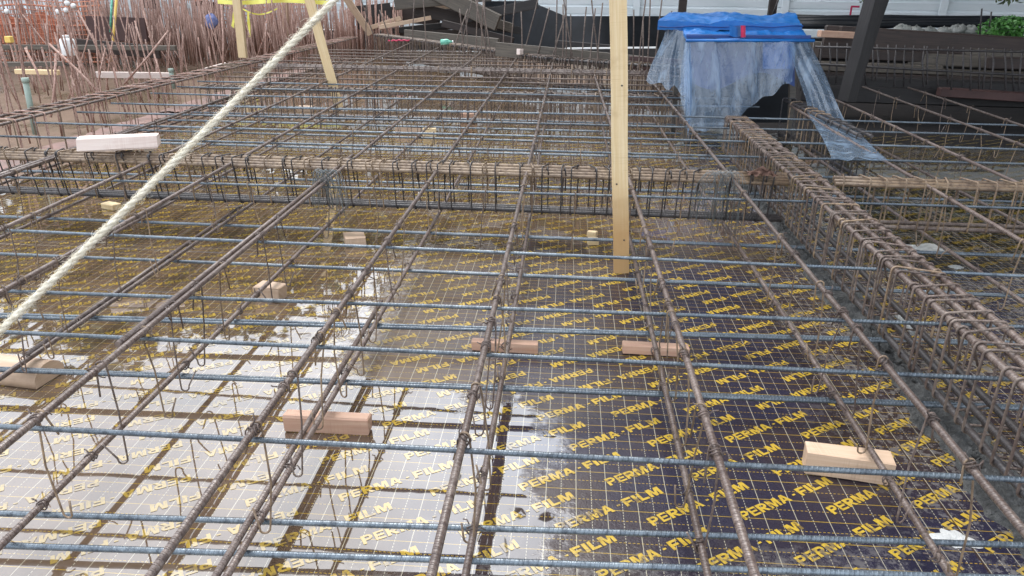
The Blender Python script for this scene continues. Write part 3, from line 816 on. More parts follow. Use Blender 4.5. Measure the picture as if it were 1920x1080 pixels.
# ---------------------------------------------------------------- coils of loose wire, white spill, debris
def wire_coil(p, label, s=1.0, seed=1, z=.28):
    rr = random.Random(seed); mb = MB()
    for k in range(22):
        pts = []; off = rr.uniform(-.05, .05) * s; w_ = rr.uniform(.03, .06) * s; h = rr.uniform(.10, .24) * s
        for i in range(9):
            a = pi * i / 8 - .0
            pts.append(Vector((p[0] + off + w_ * cos(a) + rr.uniform(-.004, .004), p[1] + rr.uniform(-.02, .02) + .02*cos(a*2), z + .012 * sin(a)*3 - h * (1 - sin(a)) )))
        mb.tube(pts, .0009, 4)
    o = mb.build('wire_bundle', M['galv'], origin=(p[0], p[1], z)); tag(o, label, 'wire bundle', 'bundles of loose tie wire')
q = onz(1352, 335, .285); wire_coil((q.x, q.y), 'bundle of loose grey tie wire draped on the cage right of the batten', 1.0, 2)
q = onz(612, 338, .275); wire_coil((q.x, q.y), 'smaller bundle of grey tie wire hanging on a bar left of centre', .7, 5)
def splat(cx, cy, r, label, mat, seed, name='plaster_spill', zz=.004, asp=1.0):
    rr = random.Random(seed); mb = MB(); n = 40; b = len(mb.v)
    mb.v.append(Vector((cx, cy, zz + .004)))
    ph = [rr.uniform(0, 6.28) for _ in range(9)]
    for ring, f, h in ((0, .55, .004), (1, 1.0, 0)):
        for k in range(n):
            a = 2*pi*k/n; q = 1 + sum(.22 / (j+1)**.7 * sin((j+2) * a * 1.0 + ph[j]) for j in range(9)) * f + rr.uniform(-.05, .05)
            mb.v.append(Vector((cx + r*f*q*cos(a)*asp, cy + r*f*q*sin(a), zz - .0035 + h*1.6 + .0005)))
    for k in range(n):
        k2 = (k+1) % n
        mb.face((b, b+1+k, b+1+k2)); mb.face((b+1+k, b+1+n+k, b+1+n+k2, b+1+k2))
    tag(mb.build(name, mat), label, 'spill', 'pale spills on the deck')
q = onz(1785, 1012, 0); splat(q.x, q.y, .027, 'white plaster spill at the bottom right under the lower bar', M['white_spill'], 3, asp=1.25)
q = onz(1792, 502, 0); splat(q.x, q.y, .020, 'small round pale spill on the deck right of the long cage', M['mortar2'], 4)
q = onz(1745, 470, 0); splat(q.x, q.y + .03, .04, 'pale irregular spill right of the long cage, behind the round one', M['mortar2'], 6, asp=1.9)
p = onz(1680, 590, .035); q2 = onz(1712, 625, .035)
mb = MB(); mb.tube([p, p.lerp(q2, .5) + Vector((0, 0, .004)), q2], .0075, 8); 
tag(mb.build('white_tube', M['mortar2']), 'short white plastic tube lying under the cage on the right', 'tube')
# rusty fabric scrap on the crosswise cage
q = onz(1428, 322, .30)
mb = MB(); rr = random.Random(5)
mb.grid(lambda u, v: (q.x - .045 + .09*u + .008*sin(v*13), q.y - .03 + .05*v + .008*sin(u*17), .294 + .022*sin(pi*u)**2*sin(pi*v) + .006*sin(u*23+v*17)*sin(v*9+u*5)), 20, 12)
tag(mb.build('cloth_scrap', M['clothp']), 'crumpled rust-coloured scrap lying on the cage right of the batten', 'cloth scrap')

# ---------------------------------------------------------------- plastic-covered stand
YT = 4.75
stand = empty('covered_table', onz(1395, 262, 0))
tag(stand, 'work table under blue sheeting with clear plastic hanging round it', 'covered table')
def slab(name, corners, th, mat, par=stand, nu=60, nv=24, rip=.014):
    # corners: front-left, front-right, back-right, back-left (top face)
    mb = MB(); c = [Vector(x) for x in corners]
    def top(u, v):
        p = c[0].lerp(c[1], u).lerp(c[3].lerp(c[2], u), v); return p + Vector((0, 0, rip * (1.6*mnoise.noise((u*4, v*2, th*9)) + 1.1*abs(mnoise.noise((u*11, v*5, th*7+3))) + .5*mnoise.noise((u*26, v*11, 2)))))
    mb.grid(top, nu, nv)
    mb.grid(lambda u, v: top(1-u, v) - Vector((0, 0, th)), nu, nv)
    for (f0, f1) in (((0,0),(1,0)), ((1,0),(1,1)), ((1,1),(0,1)), ((0,1),(0,0))):
        mb.grid(lambda u, v: top(f0[0]+(f1[0]-f0[0])*u, f0[1]+(f1[1]-f0[1])*u) - Vector((0, 0, th*(1-v))), nu, 1)
    return mb.build(name, mat, par)
slab('upper_sheet', [at(1234, 38, 5.0), at(1505, 46, 5.0), at(1490, 27, 5.75), at(1262, 24, 5.75)], .055, M['tarp'])
slab('lower_sheet', [at(1288, 72, 4.7), at(1520, 72, 4.7), at(1500, 54, 5.15), at(1276, 50, 5.15)], .016, M['tarp'], rip=.012)
slab('dark_rail', [at(1287, 66, 4.68), at(1521, 68, 4.68), at(1521, 66, 4.72), at(1287, 64, 4.72)], .014, M['tarp2'], rip=0)
mb = MB(); a = at(1286, 76, 4.66); c = at(1527, 76, 4.66); mb.tube([a, c], .009, 8); mb.build('front_edge', M['tarp'], stand)
# folded knot with red tape
mb = MB(); mb.grid(lambda u, v: at(1368 + 24*u, 66 - 20*v + 4*sin(u*3), 4.66 - .05*sin(pi*u)), 8, 5); mb.build('fold', M['tarp'], stand)
mb = MB(); mb.grid(lambda u, v: at(1389 + 9*u, 70 - 22*v, 4.60 - .02*sin(pi*u)), 5, 5); mb.build('red_tape', M['red'], stand)
# blue cloth hanging inside the front
mb = MB(); mb.grid(lambda u, v: at(1292 + 198*u, 78 + (74 + 16*sin(u*7))*v, 4.80 + .02*sin(u*20)), 24, 6); mb.build('inner_sheet', M['tarp2'], stand)
mb = MB(); mb.grid(lambda u, v: at(1430 + 55*u, 79 + (50)*v, 4.70 + .01*sin(u*20)), 8, 5); mb.build('inner_sheet', M['tarp'], stand)
mb = MB(); mb.grid(lambda u, v: at(1288 + 196*u, 80 + 150*v, 5.25), 16, 6); mb.build('shade_backing', M['black'], stand)  # added black sheet, stands in for the shade behind the curtain
mb = MB(); mb.tube([at(1236 + 270*k/14, 50 + 1.5*sin(k*1.3), 4.98) for k in range(15)], .004, 5); mb.build('cord', M['tarp2'], stand)
# legs
for u, v0, v1, y, wd in ((1482, 84, 262, 4.9, .036), (1262, 150, 246, 5.15, .03), (1284, 200, 265, 4.72, .03), (1470, 60, 235, 5.6, .035), (1295, 60, 235, 5.6, .035)):
    a, c = at(u, v1, y), at(u + 6, v0, y); a.z = max(a.z, .0); mb = MB(); 
    z = (c - a).normalized(); mb.box((a + c)/2, (wd, wd, (c - a).length), Vector((0,0,1)).rotation_difference(z).to_matrix()); mb.build('leg', M['greyw'], stand)
mb = MB(); mb.box(at(1395, 84, 5.1), (.62, .5, .03)); mb.build('table_top', M['brownw'], stand)
def film(name, tl, tr_, bl_, br, amp, folds, nu=40, nv=30, seed=1, edge=None):
    rr = random.Random(seed); ph = [rr.uniform(0, 6) for _ in range(8)]
    mb = MB()
    def fn(u, v):
        p = tl.lerp(tr_, u).lerp(bl_.lerp(br, u), v)
        if edge: 
            e = edge(u); p = tl.lerp(tr_, u).lerp(bl_.lerp(br, u), v * e)
        a = amp * (.3 + .7*v)
        p = p + Vector((a*.4*sin(v*6+ph[2]+u*3), a * (sin(u*folds + ph[0] + v*1.3) + .5*sin(u*folds*2.3 + ph[1] - v*2)), a*.25*sin(u*folds*1.7+ph[3])))
        return p
    mb.grid(fn, nu, nv); o = mb.build(name, M['poly'], stand); return o
film('plastic_flap', at(1250, 50, 5.05), at(1290, 62, 4.9), at(1212, 152, 4.95), at(1290, 176, 4.75), .022, 11, seed=2, edge=lambda u: 1 + .05*sin(u*17))
film('plastic_flap', at(1284, 80, 4.68), at(1296, 80, 4.66), at(1274, 182, 4.6), at(1296, 270, 4.55), .02, 5, nu=16, seed=3)
film('plastic_curtain', at(1284, 78, 4.66), at(1490, 78, 4.66), at(1284, 244, 4.58), at(1490, 244, 4.6), .022, 17, seed=4,
     edge=lambda u: (1.0 if u < .28 else 1.0 - .58 * ((u - .28) / .72)) + .015*sin(u*40))
film('plastic_flap', at(1478, 82, 4.64), at(1517, 76, 4.7), at(1515, 215, 4.45), at(1592, 235, 4.45), .022, 9, seed=6)
film('plastic_train', at(1512, 205, 4.45), at(1592, 230, 4.45), onz(1560, 298, .29), onz(1660, 300, .285), .014, 8, seed=7)

# ---------------------------------------------------------------- starter bars
def starter_mesh(seed, h, r=.006):
    rr = random.Random(seed); mb = MB(); b_ = rr.uniform(-.05, .05); c_ = rr.uniform(-.04, .04)
    mb.tube([(b_*k*k*h, c_*k*k*h, h*k) for k in (0, .25, .5, .75, 1)], r, 5)
    o = mb.build('starter_bar', M['thicket']); me = o.data; bpy.data.objects.remove(o); return me
ST = [starter_mesh(i, h) for i, h in enumerate((.55, .65, .75, .85, .95, 1.05, 1.2, .7))]
STG = []
for me in ST[:4]:
    g = me.copy(); g.materials[0] = M['rust2']; STG.append(g)
rs = random.Random(21); cnt = 0
# dark row along the back edge
backs = []
for u in (686, 716, 748, 772, 800, 832, 848, 871, 878, 893, 903, 912, 925, 931, 944, 955, 967, 979, 995, 1022, 1040, 1054, 1062, 1069, 1084, 1090, 1104, 1118, 1133, 1186, 1196, 1205, 1213, 1226, 1238):
    backs.append(u)
for k, u in enumerate(backs):
    v = 78 + (u - 690) * .098 + 16
    p = onz(u, v, .2); c = bpy.data.objects.new('starter_bar', STG[rs.choice((1, 2, 2, 3))]); col.objects.link(c)
    c.location = (p.x, p.y, .05 + rs.uniform(-.08, .06)); tilt = rs.choice((0, 0, 0, 0, -.25, .3)) + rs.uniform(-.03, .03)
    c.rotation_euler = (rs.uniform(-.04, .04), tilt, rs.uniform(0, .3))
    tag(c, 'thin %s starter bar, %s from left in the back edge row' % ('leaning' if abs(tilt) > .1 else 'upright', ORD[k]), 'starter bar', 'starter bars along the back edge')
# left thicket: nearer bars individually
spots = []
for k in range(262):
    if k < 120:
        u = rs.uniform(-20, 330); v = rs.uniform(95, 250) if u < 200 else rs.uniform(95, 205)
    else:
        u = rs.uniform(180, 630); v = rs.uniform(84, 128) - max(0, u - 480) * .12
    spots.append((u, v))
spots.sort(key=lambda q: -q[1])
for k, (u, v) in enumerate(spots):
    p = onz(u, v, -.05 if u < 330 else .1)
    if p.y > 9.8: p = p * (9.8 / p.y)
    if p.x > -2.74: p.x = -2.76 - rs.uniform(0, .12)
    c = bpy.data.objects.new('starter_bar', rs.choice(ST)); col.objects.link(c)
    c.location = (p.x, p.y, -.12); big = rs.random() < .14; c.scale = (1, 1, rs.uniform(.5, .95))
    c.rotation_euler = (rs.uniform(-.12, .12), rs.uniform(-.62, .55) if big else rs.gauss(-.06, .10), rs.uniform(-.4, .4))
    tag(c, 'thin rusty starter bar standing in the crowded thicket at the left', 'starter bar', 'rusty starter bars crowded at the left')
# the far mass of starter bars
mb = MB()
for k in range(980):
    x = rs.uniform(-7.5, -2.3); y = rs.uniform(9.6, 11.5)
    if x > -3.2 and y < 10.4: y += .9
    h = rs.uniform(.4, .92) * (1 if x < -3 else .85); lx, ly = rs.gauss(0, .05), rs.gauss(0, .05)
    mb.tube([(x, y, -.1), (x + lx*h, y + ly*h, h)], rs.uniform(.005, .009), 4)
tag(mb.build('starter_bar_mass', M['thicket']), 'dense far mass of rusty starter bars behind the taped batten', 'starter bars', kind='stuff')
# long leaning bars seen singly
for (u0, v0, u1, v1, y, lb) in ((146, 20, 200, 130, 6.0, 'long rusty bar leaning steeply left, beside the white can'), (316, 58, 232, 158, 5.6, 'rusty bar slanting up to the right among the starter bars'),
                                (92, 82, 195, 182, 4.9, 'long grey-brown bar slanting down to the right below the white can'), (47, 90, 84, 172, 5.0, 'short rusty bar leaning left at the far left'),
                                (415, 10, 418, 140, 6.3, 'tall single upright bar with a pale face at the edge of the thicket'), (105, 100, 95, 220, 4.6, 'pale rusty bar standing near the sage green post')):
    a = at(u1, v1, y); c = at(u0, v0, y + .1); mb = MB(); mb.tube([a, a.lerp(c, .5) + Vector((.01, 0, 0)), c], .0075, 6)
    tag(mb.build('starter_bar', M['thicket'], origin=a), lb, 'starter bar')

# ---------------------------------------------------------------- left trench: boards, rails, posts
def board(u0, v0, u1, v1, y0, y1, hh, th, mat, label, name='plank', cat='plank', group=None):
    a, c = at(u0, v0, y0), at(u1, v1, y1); d = c - a; z = Vector((0, 0, 1))
    mt = Matrix.Rotation(math.atan2(d.y, d.x), 3, 'Z') @ Matrix.Rotation(-math.atan2(d.z, math.hypot(d.x, d.y)), 3, 'Y')
    mb = MB(); mb.box((0, 0, 0), (d.length, th, hh), mt, bev=min(hh, th)*.08)
    o = mb.build(name, mat); o.location = (a + c)/2; tag(o, label, cat, group); return o
board(-40, 88, 330, 90, 7.8, 7.8, .05, .05, M['greyw'], 'weathered grey rail running level behind the left starter bars')
board(140, 84, 300, 98, 8.0, 8.0, .13, .04, M['brownw'], 'brown board below the grey rail behind the starter bars')
board(-40, 121, 120, 119, 6.6, 6.6, .035, .05, M['greyw'], 'dark low rail at the far left, under the white can')
board(30, 134, 110, 136, 6.3, 6.3, .04, .04, M['wood'], 'pale yellow plank lying at the far left behind starter bars')
board(180, 140, 320, 142, 6.2, 6.2, .05, .04, M['whitew'], 'whitish plank lying behind the starter bars left of centre')
board(385, 131, 424, 120, 6.5, 6.6, .03, .03, M['whitew'], 'short pale stick slanting by the edge of the thicket')
board(165, 52, 275, 56, 9.4, 9.4, .28, .04, M['redbrown'], 'red-brown form panel standing behind the starter bars')
# pinkish dusty shutter boards along the edge
for k, (x0, y0, x1, y1, lb) in enumerate(((-2.78, 3.0, -2.80, 5.2, 'pinkish dusty shutter board along the left edge, near length'), (-2.80, 5.26, -2.84, 8.6, 'pinkish dusty shutter board along the left edge, far length'))):
    mb = MB()
    def sbt(u, v, lo=0): return (x0 + (x1-x0)*v + .04 - .17*u + .03*mnoise.noise((v*22, u, 3)), y0 + (y1-y0)*v, .035 + .012*mnoise.noise((u*4, v*30, x0)) - lo)
    mb.grid(lambda u, v: sbt(u, v), 8, 60); mb.grid(lambda u, v: sbt(1-u, v, .03), 8, 60)
    for uu, rv in ((0, 1), (1, 0)): mb.grid(lambda u, v: sbt(uu, v if rv else 1-v, .03*(1-u)), 1, 60)
    tag(mb.build('shutter_board', M['pinkform']), lb, 'shutter board')
a = at(65, 250, 3.9); 
def post(u, v0, v1, y, r, mat, label, name='pipe_post', cat='post', lean=0, cap=True):
    a, c = at(u, v1, y), at(u + lean, v0, y); mb = MB(); mb.tube([a, c], r, 10)
    if cap: mb.tube([c - Vector((0,0,.02)), c + Vector((0, 0, .006))], r*1.25, 10)
    tag(mb.build(name, mat, origin=a), label, cat)
post(67, 148, 252, 4.0, .016, M['sage'], 'sage green pipe standing on end at the left', lean=-20)
post(326, 130, 166, 5.6, .016, M['sage'], 'small sage green pipe end poking up left of the leaning brace', lean=-6)
post(209, -10, 115, 8.4, .014, M['yblock'], 'stained yellow stake rising through the starter bars', lean=10)
post(207, -10, 60, 9.0, .013, M['glass'], 'green stake behind the yellow one', lean=3, cap=False)
# white can
a = at(131, 104, 7.2); c = at(129, 70, 7.2); mb = MB(); h = c.z - a.z
can = None
prof = [(.0, 0), (.062, 0), (.066, .01), (.066, h*.82), (.058, h*.92), (.028, h*.97), (.026, h)]
mb.tube([a + Vector((0, 0, z)) for _, z in prof], [max(.001, r) for r, _ in prof], 16)
can = mb.build('plastic_can', M['white'], origin=a); tag(can, 'white plastic can hung among the starter bars at the left', 'plastic can')
mb = MB(); mb.tube([a + Vector((0, 0, h + .001)), a + Vector((0, 0, h + .02))], .03, 12); mb.build('lid', M['white'], can)
def capped(u, v, y, h, lb, yellow=False, big=False):
    p = at(u, v, y); mb = MB(); b_ = Vector((p.x + .02, p.y, -.12)); mb.tube([b_, b_.lerp(p, .5), p], .007, 6)
    o = mb.build('starter_bar', M['thicket'], origin=b_); tag(o, lb, 'starter bar', 'capped starter bars at upper left')
    mb = MB()
    if yellow: mb.box(p, (.055, .05, .06), bev=.006)
    else: mb.tube([p - Vector((0,0,.02)), p + Vector((0,0,.01)), p + Vector((0,0,.025)), p + Vector((0,0,.035))], [.022, .032, .026, .008] if big else [.022, .03, .022, .006], 10)
    mb.build('cap', M['yblock' if yellow else 'white'], o)
capped(17, 74, 7.0, 0, 'starter bar with a square yellow cap at the far left border', yellow=True)
for k, (u, v) in enumerate(((13, 22), (108, 23), (124, 20), (126, 7), (138, 12))):
    capped(u, v, 8.8, 0, 'starter bar with a white cap at upper left, %s from the left border' % ORD[k], big=k > 2)

# orange safety netting: woven strands in front of the hoarding
def netting(x0, x1, y, z0, z1, label, cell=.055, mat='orange', gaps=.0, seed=1):
    rr = random.Random(seed); mb = MB()
    def sag(x): return .05*sin(x*1.7) + .03*sin(x*4.1)
    nx = int((x1-x0)/cell); nz = int((z1-z0)/cell)
    for i in range(nx+1):
        x = x0 + (x1-x0)*i/nx
        mb.tube([(x + .01*sin(k), y + .03*sin(x*3+k), z0 + (z1-z0)*k/5 + sag(x)*(k/5)) for k in range(6)], .005, 4)
    for j in range(nz+1):
        z = z0 + (z1-z0)*j/nz
        mb.tube([(x0 + (x1-x0)*i/24, y + .03*sin((x0 + (x1-x0)*i/24)*3), z + sag(x0 + (x1-x0)*i/24)*j/nz) for i in range(25)], .006 if j % 4 else .011, 4)
    tag(mb.build('safety_net', M[mat]), label, 'safety net', 'orange safety nets')
netting(-8.0, -6.0, 9.9, -.1, .62, 'orange plastic safety net with bright folds at the far left')
netting(-6.0, -4.0, 11.9, -.1, .72, 'faded orange safety net behind the starter bars, right of the dark trunk', seed=2)
mb = MB()
mb.grid(lambda u, v: (-7.7 + 1.0*u + .05*sin(v*9), 10.0 + .04*sin(u*20), .05 + .42*v + .05*sin(u*11)), 14, 8)
tag(mb.build('folded_net', M['orange']), 'bright orange heap of folded netting at the far left', 'folded net')
# pink-white cloth and blue bundle
for k, (u0, u1, v0, v1, mat, lb, y) in enumerate(((325, 420, 4, 90, 'clothp', 'rust-red sheeting hung behind the starter bars', 11.6), (230, 300, 18, 52, 'white', 'white sheeting glimpsed between starter bars at upper left', 12.2), (330, 372, 9, 86, 'white', 'white sheet strip hung behind starter bars left of the taped batten', 11.55))):
    mb = MB(); mb.grid(lambda u, v: at(u0 + (u1-u0)*u, v0 + (v1-v0)*v + 3*sin(u*8), y + .06*sin(u*25)), 24, 8); tag(mb.build('hanging_sheet', M[mat]), lb, 'sheeting')
p = at(396, 40, 9.4); mb = MB()
mb.grid(lambda u, v: p + Vector((.075*cos(2*pi*u)*sin(pi*v)*(1+.2*sin(u*25)), .05*sin(2*pi*u)*sin(pi*v), .085*cos(pi*v) + .012*sin(u*19+v*9))), 18, 10)
tag(mb.build('cloth_bundle', M['clothb']), 'blue-grey cloth bundle caught on the starter bars', 'cloth bundle')

# caution tape
def ribbon(pts, w, label, mat='yel', par=None, name='caution_tape'):
    mb = MB(); P3 = [Vector(p) for p in pts]; b = 0
    for i, p in enumerate(P3):
        a = .3*sin(i*1.3)
        mb.v += [p + Vector((0, a*w, w/2)), p - Vector((0, a*w, w/2))]
    for i in range(len(P3)-1): mb.face((2*i, 2*i+1, 2*i+3, 2*i+2))
    o = mb.build(name, M[mat], par); return o
o = ribbon([at(408 + 215*k/16, 3 + 2.0*sin(k*.5), 9.0) for k in range(17)], .045, ''); tag(o, 'yellow caution tape stretched level across the top left', 'caution tape')
o = ribbon([at(450 + 70*k/8, 14 + 12*sin(pi*k/8*1.0) + 2*k/8, 9.3) for k in range(9)], .016, ''); tag(o, 'sagging thin yellow tape tied to the batten', 'caution tape')
o = ribbon([at(465 + .4*k, 22 + 6*k, 9.25) for k in range(9)], .03, ''); tag(o, 'loose end of yellow tape hanging right of the batten', 'caution tape')
for i in range(len(o.data.vertices)): o.data.vertices[i].co.x += (.014 if i % 2 else -.014)
o = ribbon([at(441 - .6*k, 14 + 4.6*k, 9.3) for k in range(9)], .03, ''); tag(o, 'yellow tape ends hanging left of the batten', 'caution tape')
for i in range(len(o.data.vertices)): o.data.vertices[i].co.x += (.014 if i % 2 else -.014)

# ---------------------------------------------------------------- back: form boards, scrap piles, hoarding
board(930, 92, 1290, 128, 7.5, 6.9, .13, .03, M['greyw'], 'grey-brown side form board with a pale top edge behind the back row of bars', name='form_board', cat='form board')
board(1050, 97, 1290, 122, 7.56, 7.0, .02, .035, M['tanw'], 'tan strip nailed along the top of the side form board', name='form_strip', cat='form strip')
board(1180, 118, 1300, 126, 7.0, 6.8, .12, .03, M['redbrown'], 'red-brown form board behind the upright batten', name='form_board', cat='form board')
board(1060, 91, 1230, 89, 8.3, 8.0, .016, .03, M['white'], 'thin white pipe lying behind the back row of bars', name='pipe', cat='pipe')
board(1040, 84, 1260, 103, 8.8, 8.4, .10, .03, M['darkw'], 'dark red-brown plank on edge below the black sheeting', name='plank')
board(760, 68, 935, 86, 9.6, 8.8, .16, .04, M['greyw'], 'grey form board behind the back bars, in front of the scrap timber', name='form_board', cat='form board')
for k, (u, v) in enumerate(((1110, 106), (1110, 116), (975, 97), (1092, 108))):
    p = at(u, v, 7.3); block('rubble_piece', p, (.05, .04, .05), rs.uniform(0, 1), M['whitew'], 'pale lump stuck by the back form board, %s of four from the left' % ORD[(2, 3, 0, 1)[k]], 'lump', group='pale lumps at the back form board')
# scrap timber pile at the back centre
rp = random.Random(31)
scr = [(872, 12, 1.0, .20, .09, -.40, 'greyw'), (815, 14, .8, .19, .08, -.30, 'tanw'), (775, 30, .8, .20, .06, -.05, 'brownw'), (760, 42, .7, .05, .05, .18, 'tanw'), (840, 30, .9, .16, .06, -.2, 'brownw'),
       (900, 34, 1.0, .12, .05, -.25, 'greyw'), (720, 44, .5, .06, .05, .30, 'tanw'), (790, 52, .8, .08, .06, .1, 'darkw'), (865, 46, .9, .10, .05, .12, 'brownw'), (830, 0, 1.3, .14, .1, .1, 'greyw'),
       (880, 22, 1.2, .10, .06, .05, 'brownw'), (920, 50, .9, .10, .06, -.12, 'darkw'), (895, 60, 1.0, .09, .06, -.2, 'brownw'), (800, 62, .9, .08, .06, .02, 'brownw'), (750, 56, .6, .07, .05, -.1, 'tanw'), (940, 20, 1.0, .12, .06, .2, 'darkw'), (700, 30, .5, .3, .05, .1, 'darkw')]
for k, (u, v, L, hh, th, rot, mt) in enumerate(scr):
    p = at(u, v, 10.4 + .35 * (k % 3) + rp.uniform(0, .15))
    block('scrap_plank', p, (L, th, hh), rp.uniform(-.3, .3), M[mt], 'broken %s plank of the scrap pile, %s' % (
        {'greyw': 'grey', 'brownw': 'brown', 'tanw': 'tan', 'darkw': 'blackened'}[mt],
        ['large slab tilted steeply at the top', 'wide slab tilted at upper left', 'wide flat slab at left middle', 'thin piece rising to the right at left', 'tilted slab at the heart', 'tilted slab right of the heart', 'thin piece at the very left by the brace',
         'long low piece in front of the middle', 'low piece right of the middle', 'long piece lying across the top', 'level piece under the top slab', 'lowest piece at the right', 'piece just above the form board', 'lowest level piece at the middle', 'low piece at left above the red cable', 'piece at the right by the black sheet', 'upright scrap left of the pile'][k]), 'plank', ry=-rot, group='planks of the scrap pile')
# black plastic sheet behind
mb = MB()
mb.grid(lambda u, v: at(905 + 400*u, 2 + 36*max(0, 1 - abs(u - .12)*0) * 0 + v*92 + 28*(1-v)*min(1, max(0, (u - .22)*6)), 11.6 + .25*sin(u*9) + .3*(1-v)), 40, 10)
tag(mb.build('black_sheeting', M['black']), 'black plastic sheeting heaped against the hoarding behind the back bars', 'sheeting')
# red cable and green bottle
mb = MB(); mb.tube([at(728 + 5*k, 76 + (1.5 if k % 2 else 0) - k*.5 + .05*k*k, 8.9) for k in range(9)], .008, 6); tag(mb.build('cable', M['red']), 'short red cable lying on the far bars', 'cable')
a, c = at(826, 79, 8.2), at(848, 78, 8.2)
mb = MB(); P0 = [a.lerp(c, k) for k in (0, .05, .6, .75, .85, 1)]; mb.tube(P0, [.02, .03, .03, .018, .011, .011], 12)
bt = mb.build('bottle', M['glass']); tag(bt, 'green plastic bottle lying on the back edge of the bars', 'bottle')
mb = MB(); d = (c - a).normalized(); mb.tube([c, c + d*.012], .013, 10); mb.build('cap', M['white'], bt)

# hoarding: ribbed cladding panels on posts
YH = 13.4
hoard = empty('site_hoarding', (0, YH, -.16)); tag(hoard, 'long pale ribbed metal hoarding closing the back of the site', 'hoarding')
PW = 2.35; rib = .145
def panel(x0, x1, z0, zt, y0, y1):
    mb = MB(); n = int((zt - z0) / rib); pr_ = []
    for i in range(n):
        z = z0 + i*rib
        pr_ += [(z, 0), (z + rib*.70, -.012), (z + rib*.76, .0112), (z + rib*.95, .022)]
    for (z, o_) in pr_: mb.v += [Vector((x0, y0 + o_, z)), Vector((x1, y1 + o_, z))]
    for i in range(len(pr_)-1): mb.face((2*i, 2*i+1, 2*i+3, 2*i+2), flat=True)
    return mb.build('panel', M['hoard'], hoard)
def yh(x): return YH - .10 * max(0, x - 1.0)
x = -13.0; k = 0
while x < 13:
    panel(x, x + PW - .004, .18 + .02*rp.random(), 2.3, yh(x), yh(x + PW))
    mb = MB(); mb.box((x, yh(x) - .05, 1.15), (.11, .04, 2.5)); mb.build('post', M['hoard'], hoard)
    x += PW; k += 1
mb = MB(); mb.box((0, YH + .06, .0), (26, .05, .3)); mb.build('base_board', M['darkw'], hoard)
# red sprayed mark
P0 = at(1602, 22, yh(6.2) - .03); s_ = .11
mb = MB()
for (cx, cz, sx, sz) in ((.0, .075, .13, .028), (-.055, .0, .028, .125), (.0, -.075, .13, .028)): mb.box(P0 + Vector((cx, 0, cz)), (sx, .006, sz))
mb.build('red_mark', M['red'], hoard)
# wooden hoarding props
for u, lb in ((1278, 'brown timber stay in front of the hoarding above the blue sheets'), (1447, 'brown timber stay at the white sheeting corner, right of the blue sheets')):
    a = at(u, 40, 11.6); c = at(u + 3, -12, 11.6); mb = MB(); mb.box((a + c)/2, (.11, .08, (c-a).length), bev=.006); tag(mb.build('timber_stay', M['brownw']), lb, 'stay')
mb = MB(); mb.tube([at(1449, 28, 11.2), at(1462, -8, 11.2)], .014, 6); tag(mb.build('steel_rod', M['dark']), 'thin black rod leaning against the hoarding right of the blue sheets', 'rod')
# black pipes along the foot of the hoarding at right
for k in range(6):
    mb = MB(); mb.tube([at(1490 + 480*j/8, 31 + 3.6*k + (j/8)*(5 - 3.6*k*.6 + 2*sin(j+k)) + 1.2*sin(j*1.7 + k), 9.6 - .12*k) for j in range(9)], .035 if k % 2 else .026, 8)
    tag(mb.build('black_pipe', M['black']), 'long black pipe lying at the foot of the white hoarding, %s from the top' % ORD[k], 'pipe', 'black pipes below the hoarding')
# grey rubble bags on the pile
for k in range(9):
    u = 1690 + 26*k; p = at(u, 59 + rp.uniform(-3, 3), 8.2); mb = MB(); ph = rp.uniform(0, 6)
    mb.grid(lambda a, b_: p + Vector((.095*cos(2*pi*a)*sin(pi*b_)*(1+.18*sin(a*19+ph)), .08*sin(2*pi*a)*sin(pi*b_), .05*cos(pi*b_)*(1+.25*sin(a*13+ph)) + .012*sin(a*31+b_*17))), 16, 8)
    tag(mb.build('rubble_lump', M['stone']), 'grey rubble lump on top of the timber stack at right, %s from the left' % ORD[k], 'rubble', 'grey rubble on the timber stack')
# timber stack at right
stk = [(1545, 68, 1975, 96, 7.2, 6.9, .19, .14, 'brownw', 'long brown beam lying along the top of the stack'), (1500, 84, 1960, 104, 7.3, 6.85, .07, .10, 'greyw', 'grey plank second from the top'),
       (1530, 98, 1800, 108, 7.1, 7.0, .085, .2, 'brownw', 'tan-brown beam at the left middle'), (1700, 108, 1990, 122, 7.05, 6.8, .10, .2, 'greyw', 'wide grey beam at the right middle'),
       (1500, 112, 1990, 128, 7.25, 6.9, .05, .2, 'darkw', 'blackened plank at the middle'), (1520, 122, 1760, 130, 7.0, 6.9, .075, .2, 'greyw', 'grey beam low at the left'),
       (1640, 134, 1980, 146, 7.1, 6.8, .10, .2, 'greyw', 'grey beam low at the right'), (1520, 138, 1960, 156, 7.0, 6.7, .06, .2, 'brownw', 'brown plank second from the bottom'),
       (1500, 154, 1980, 172, 6.95, 6.6, .14, .2, 'darkw', 'blackened beam at the bottom'), (1760, 172, 1985, 186, 6.5, 6.4, .07, .1, 'redbrown', 'red-brown board at the foot of the right end'),
       (1500, 172, 1985, 186, 6.9, 6.6, .14, .2, 'darkw', 'black bearer on the ground under everything'),
       (1536, 63, 1600, 66, 6.9, 7.0, .055, .06, 'pink', 'short tan offcut on top at the left end'), (1575, 54, 1640, 58, 7.1, 7.2, .045, .06, 'brownw', 'short tan offcut beside the dark leaning post'), (1850, 118, 1990, 120, 6.6, 6.5, .09, .1, 'brownw', 'brown plank end at the right border')]
for k, (u0, v0, u1, v1, y0, y1, hh, th, mt, lb) in enumerate(stk):
    board(u0, v0, u1, v1, y0, y1, hh, th, M[mt], lb + ' of the right timber stack' , name='stacked_timber', cat='timber', group='timbers of the stack on the right')
